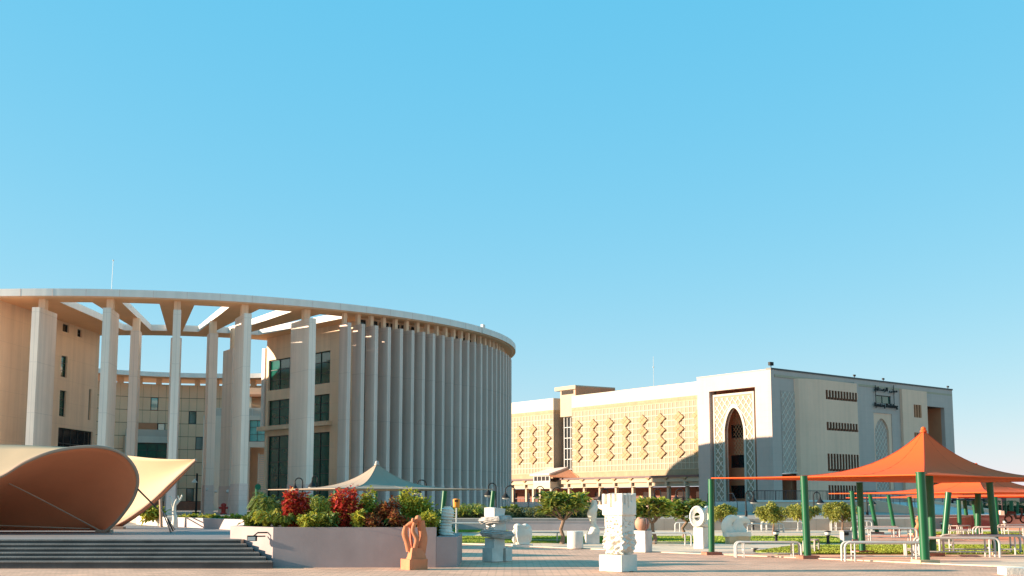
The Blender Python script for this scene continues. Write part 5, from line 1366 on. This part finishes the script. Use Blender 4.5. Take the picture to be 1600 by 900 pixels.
# 9 disc pair
s = Sc('disc_sculpture', 1096, 857, 'white pair of pierced stone discs on a square pedestal beside the first green post')
rough_solid('pedestal', s.t, s.L(1096,841), (s.w(17),s.w(17),s.w(33)), 'wstone', .85, .008, 4, 8)
def ring(mb, c, ro, ri, th, ax, n=36, dish=.35):
    ax = ax.normalized(); u_ = ax.cross(Vector((0,0,1))).normalized(); w_ = ax.cross(u_)
    V = []; prof = [(ri,-th*.25),(ri,th*.25),((ri+ro)*.5,th*.34),(ro*.88,th*.5),(ro,th*.25),(ro,-th*.25),(ro*.88,-th*.5),((ri+ro)*.5,-th*.34)]
    for k in range(n):
        a = 6.283*k/n
        for r_, d_ in prof: V.append(c+u_*math.cos(a)*r_*.72+w_*math.sin(a)*r_+ax*d_)
    K_ = len(prof); mb.add(V, [(k*K_+j, k*K_+(j+1)%K_, ((k+1)%n)*K_+(j+1)%K_, ((k+1)%n)*K_+j) for k in range(n) for j in range(K_)])
mb = MB(); ring(mb, s.L(1090,808,-.1), s.w(17), s.w(6.5), s.w(7), Vector((-.35,-1,.05))); mb.build('left_disc', M['wstone'], s.t, smooth=True, loc=(0,0,0))
mb = MB(); ring(mb, s.L(1106,808,.05), s.w(16.5), s.w(6), s.w(6), Vector((.9,-.75,.0))); mb.build('right_disc', M['wstone'], s.t, smooth=True, loc=(0,0,0))
mb = MB(); mb.ball(s.L(1098,820,0),(s.w(9),s.w(8),s.w(6)),16,10); mb.tube([s.L(1084,809,-.1),s.L(1096,807,-.1)], s.w(1.6), 6); mb.build('joining_mass', M['wstone'], s.t, smooth=True, loc=(0,0,0))
# 10 wings
s = Sc('wings_sculpture', 1152, 850, 'white stone sculpture of two curved upright wings on a rough block')
rough_solid('rough_base', s.t, s.L(1153,844), (s.w(34),s.w(24),s.w(12)), 'ybrick', .15, .05, 3.5, 12)
rough_solid('seat_slab', s.t, s.L(1152,835), (s.w(40),s.w(22),s.w(7)), 'wstone', .1, .03, 3, 12)
for pts in ([(1147,835),(1138,828),(1137,819),(1142,812),(1150,811),(1156,814)], [(1163,835),(1156,829),(1154,821),(1158,814),(1166,813),(1172,817)]):
    o = ribbon(s, pts, [3.8,4.4,4.0,3.2,2.2,1.], 'wing', 'wstone', flat=2.2, n=14)
# 11 branching white sculpture on the platform
s = Sc('branch_sculpture', 272, 824, 'slim white branching figure sculpture beneath the beige canopy tip', TZ)
ribbon(s, [(272,824),(273,812),(271,800),(272,788),(275,780)], [6,4.5,3,2.4,1.6], 'trunk_stone', 'wstone')
ribbon(s, [(271,797),(267,786),(265,776)], [2.2,1.8,1.4], 'left_branch', 'wstone'); ribbon(s, [(273,789),(280,781),(283,774)], [2,1.6,1.2], 'right_branch', 'wstone')
ribbon(s, [(266,780),(262,776)], [1.3,1.], 'twig', 'wstone'); ribbon(s, [(279,782),(276,775)], [1.3,1.], 'twig', 'wstone')
# 12 far carved figure
s = Sc('carved_sculpture', 1435, 843, 'narrow orange carved stone figure seen just left of the yellow-based green post')
rough_solid('base_block', s.t, s.L(1435,840), (s.w(11),s.w(11),s.w(6)), 'ostone', .4, .02, 5, 8)
ribbon(s, [(1436,838),(1433,829),(1437,820),(1434,812)], [4.6,4,4.2,3], 'figure', 'ostone'); mb = MB(); mb.ball(s.L(1436,810),(s.w(3.4),)*3,10,8); mb.build('head', M['ostone'], s.t, smooth=True, loc=(0,0,0))
# white slab bottom right
p = atz(1600,899); t = thing('stone_slab', (p.x,p.y,0), 'white stone slab lying at the bottom right corner', 'stone block'); rough_solid('slab_body', t, (.35,.15,.09), (1.6,.7,.18), 'wstone', -.08, .015, 4, 14)

# ================================================================== lamps, bins, small things
def lamp(px, d, ya, rr_px, zb, flip, label, style=0):
    """gooseneck lamp: arch apex at photo (px,ya)"""
    top = atd(px,ya,d); r = rr_px/1967*d; sg = -1 if flip else 1
    t = thing('lamp_post', (top.x,d,zb), label, 'street lamp', 'black gooseneck lamps'); H_ = top.z-zb
    P = [(sg*r,0,0),(sg*r,0,H_-r)]+[(sg*r*math.cos(a),0,H_-r+r*math.sin(a)) for a in [math.pi*i/10 for i in range(1,11)]]+[(-sg*r,0,H_-r-.1)]
    mb = MB(); mb.tube(P, [.06]*1+[.045]*1+[.038]*11, 8); mb.lathe([(.1,0),(.1,.35),(.06,.45),(.05,.5)],(sg*r,0,0),12); mb.build('gooseneck_pole', M['black'], t, smooth=True, loc=(0,0,0))
    c = (-sg*r,0,H_-r-.1); mb = MB(); mb.lathe([(.05,0),(.07,-.12),(.14,-.22),(.30,-.42),(.32,-.45),(.28,-.44),(.05,-.2)],c,16); mb.build('lamp_shade', M['black'], t, smooth=True, loc=(0,0,0))
    mb = MB(); mb.lathe([(.26,-.44),(.24,-.5),(.14,-.56),(.01,-.58)],c,14); mb.build('lamp_bowl', M['lampglass'], t, smooth=True, loc=(0,0,0))
for a in ((467,84,747,6,TZ,False,'gooseneck lamp at the left end of the grey sail, above the bright red croton'),
          (492,84,744,4,TZ,False,'gooseneck lamp between the two dark windows, left of the grey sail peak'),
          (659,84,750,7,TZ,False,'gooseneck lamp at the right end of the grey sail against the fins'),
          (769,84,755,6,TZ,False,'gooseneck lamp against the fins above the slab sculpture'),
          (797,92,759,7,TZ,False,'gooseneck lamp at the right edge of the fin wall'),
          (844,98,760,6,TZ,False,'gooseneck lamp in front of the arcade left of the large frangipani'),
          (870,98,762,7,TZ,False,'gooseneck lamp above the large frangipani crown'),
          (944,98,764,6,TZ,False,'gooseneck lamp just left of the castle sculpture top'),
          (1027,98,764,5,TZ,False,'gooseneck lamp in the arcade shade above the second frangipani'),
          (1062,98,764,6,TZ,False,'gooseneck lamp in the arcade shade above the wide frangipani'),
          (1171,92,767,6,TZ,True,'gooseneck lamp right of the pointed arch foot'),
          (1276,92,769,5,TZ,True,'gooseneck lamp in front of the lowest louvre window'),
          (1358,92,772,4,TZ,True,'gooseneck lamp behind the nearest sail, beside the ramp')):
    lamp(*a)
p = atz(306,803,TZ); t = thing('side_arm_lamp', (p.x,p.y,TZ), 'tall dark lamp pole with small pale side lamp right of the beige canopy tip', 'street lamp')
k_ = p.y/1967; mb = MB(); mb.tube([(0,0,0),(0,0,k_*63)], .09, 8); mb.box((0,0,.1),(.5,.5,.2)); mb.build('pole', M['black'], t, loc=(0,0,0))
mb = MB(); mb.tube([(0,0,k_*54),(-k_*2.5,0,k_*55)], .05, 6); mb.lathe([(.06,.1),(.12,0),(.32,-.25),(.2,-.27)],(-k_*3.5,0,k_*53),12); mb.build('lamp_head', M['lampglass'], t, loc=(0,0,0))
# wall-mounted dish on fins
# bins
p = atd(713,812,70); t = thing('orange_bin', (p.x,70,.0), 'orange litter bin on a post against the grey fins', 'litter bin'); zt_ = atd(713,779,70).z; zb_ = atd(713,793,70).z
mb = MB(); mb.lathe([(.14,0),(.18,.03),(.2,zt_-zb_-.12),(.2,zt_-zb_-.04),(.12,zt_-zb_)],(0,0,zb_),14,1,.8); mb.build('bin_body', M['orangeb'], t, smooth=True, loc=(0,0,0))
mb = MB(); mb.box((0,-.165,zt_-.13),(.2,.03,.09)); mb.build('bin_slot', M['black'], t, loc=(0,0,0)); mb = MB(); mb.tube([(0,.1,0),(0,.1,zb_+.1)], .04, 8); mb.build('post', M['galv'], t, loc=(0,0,0))
p = atz(1322,849); t = thing('stone_bin', (p.x,p.y,0), 'square grey stone litter bin by the round tree', 'litter bin'); k_ = p.y/1967
mb = MB(); mb.box((0,0,k_*9.5),(k_*14,k_*14,k_*17),.2); mb.build('bin_body', M['slab'], t, loc=(0,0,0), bevel=.02); mb = MB(); mb.box((0,0,k_*19),(k_*15.5,k_*15.5,k_*2),.2); mb.build('bin_lid', M['planter'], t, loc=(0,0,0), bevel=.02)
mb = MB(); mb.box((-.04,-.20,k_*15),(.2,.12,.12),.2); mb.build('bin_opening', M['black'], t, loc=(0,0,0))
def bollard(x, yb, yt, label, lit=True, group='bollard lights'):
    p = atz(x,yb); h = hgt(x,yb,yt); t = thing('bollard_light', (p.x,p.y,0), label, 'bollard light', group)
    mb = MB(); mb.lathe([(.08,0),(.07,.03),(.06,h*.55),(.1,h*.62),(.1,h*.66)],(0,0,0),12); mb.build('bollard_post', M['black'], t, smooth=True, loc=(0,0,0))
    mb = MB(); mb.lathe([(.1,h*.66),(.13,h*.72),(.13,h*.88),(.08,h*.94)],(0,0,0),12); mb.build('lantern', M['lampglass'], t, smooth=True, loc=(0,0,0))
    mb = MB(); mb.lathe([(.15,h*.9),(.12,h*.97),(.02,h)],(0,0,0),12); mb.build('cap', M['black'], t, smooth=True, loc=(0,0,0))
bollard(1213,848,829,'bollard light on the lawn beneath the first small tree'); bollard(1294,850,829,'bollard light on the lawn left of the grey stone bin')
bollard(1177,829,815,'black bollard light behind the white wings sculpture'); bollard(1179.5,862,856,'stubby garden light at the left tip of the near lawn')
bollard(1472,828,815,'black bollard light beside the thick leaning post'); bollard(1484,832,818,'black bollard light right of the thick leaning post')
bollard(1571,829,812,'black bollard light in the far right background')
# hydrant and bin by the columns
p = atz(349,803,TZ); t = thing('fire_hydrant', (p.x,p.y,TZ), 'small red and dark fire hydrant between the two thick columns', 'hydrant')
mb = MB(); mb.lathe([(.3,0),(.3,.1),(.2,.15),(.2,.7),(.26,.72),(.22,.9),(.05,1.0)],(0,0,0),12); mb.build('barrel', M['redm'], t, smooth=True, loc=(0,0,0)); mb = MB(); mb.tube([(-.4,0,.55),(.4,0,.55)], .1, 8); mb.build('nozzle', M['redm'], t, loc=(0,0,0))
# column spot lamps
for x, y in ((337,768),(355,768),(365,765),(323,765)):
    p = atd(x,y,109); t = thing('wall_spotlight', (p.x,p.y,p.z), 'tiny silver spotlight fixed on the stone column bases', 'spotlight', 'spotlights on the column bases'); mb = MB(); mb.tube([(0,0,0),(.1,-.35,.05)], .12, 8); mb.build('lamp_body', M['galv'], t, loc=(0,0,0)); mb = MB(); mb.box((0,.1,0),(.1,.3,.1)); mb.build('bracket', M['black'], t, loc=(0,0,0))
# far buildings and scenery at the right edge
def far_block(x0, x1, yt, d, m, label, hh=None):
    a, b = atd(x0,yt,d), atd(x1,yt,d); t = thing('far_building', ((a.x+b.x)/2,d,TZ), label, 'building'); mb = MB(); mb.bbox(a.x,b.x,d,d+12,TZ,a.z); mb.build('wall', M[m], t)
    mb = MB(); mb.bbox(a.x-.3,b.x+.3,d-.3,d+12.3,a.z,a.z+.4); mb.build('parapet', M[m], t)
    n_ = max(1,int((b.x-a.x)/4))
    for k in range(n_):
        x = a.x+(b.x-a.x)*(k+.5)/n_; mb = MB(); mb.bbox(x-.6,x+.6,d-.05,d+.1,TZ+1,TZ+2.4); mb.build('window', M['glk'], t)
far_block(1496,1640,776,300,'beigew','long low beige building on the horizon at right')
def scaf():
    p = atd(1510,800,130); t = thing('metal_pergola', (p.x,130,TZ), 'dark metal pergola frame beyond the farthest sail', 'pergola'); mb = MB(); z = atd(1510,781,130).z
    for x in (1488,1512,1538): q = atd(x,781,130); mb.tube([(q.x,130,TZ),(q.x,130,z)], .12, 6)
    a, b = atd(1488,781,130), atd(1538,781,130); mb.tube([(a.x,130,z),(b.x,130,z)], .12, 6); mb.build('frame', M['black'], t)
scaf()
# parked motor scooter silhouette far right
p = atz(1588,817,TZ); t = thing('motor_scooter', (p.x,p.y,TZ), 'small dark motor scooter parked at the far right edge', 'scooter'); t.scale = (.65,.65,.65)
for x in (-.6,.6):
    mb = MB(); mb.tube([(x+.28*math.cos(6.283*k/16),0,.3+.28*math.sin(6.283*k/16)) for k in range(17)], .06, 6); mb.build('wheel', M['black'], t, loc=(0,0,0))
mb = MB(); mb.tube([(-.75,0,.5),(-.55,0,.75),(-.1,0,.75),(0,0,.35),(.35,0,.35),(.5,0,.8),(.45,0,1.1)], [.12,.17,.15,.1,.1,.09,.05], 8); mb.tube([(.45,-.3,1.12),(.42,0,1.1),(.45,.3,1.12)], .03, 6); mb.build('body', M['frame'], t, loc=(0,0,0))
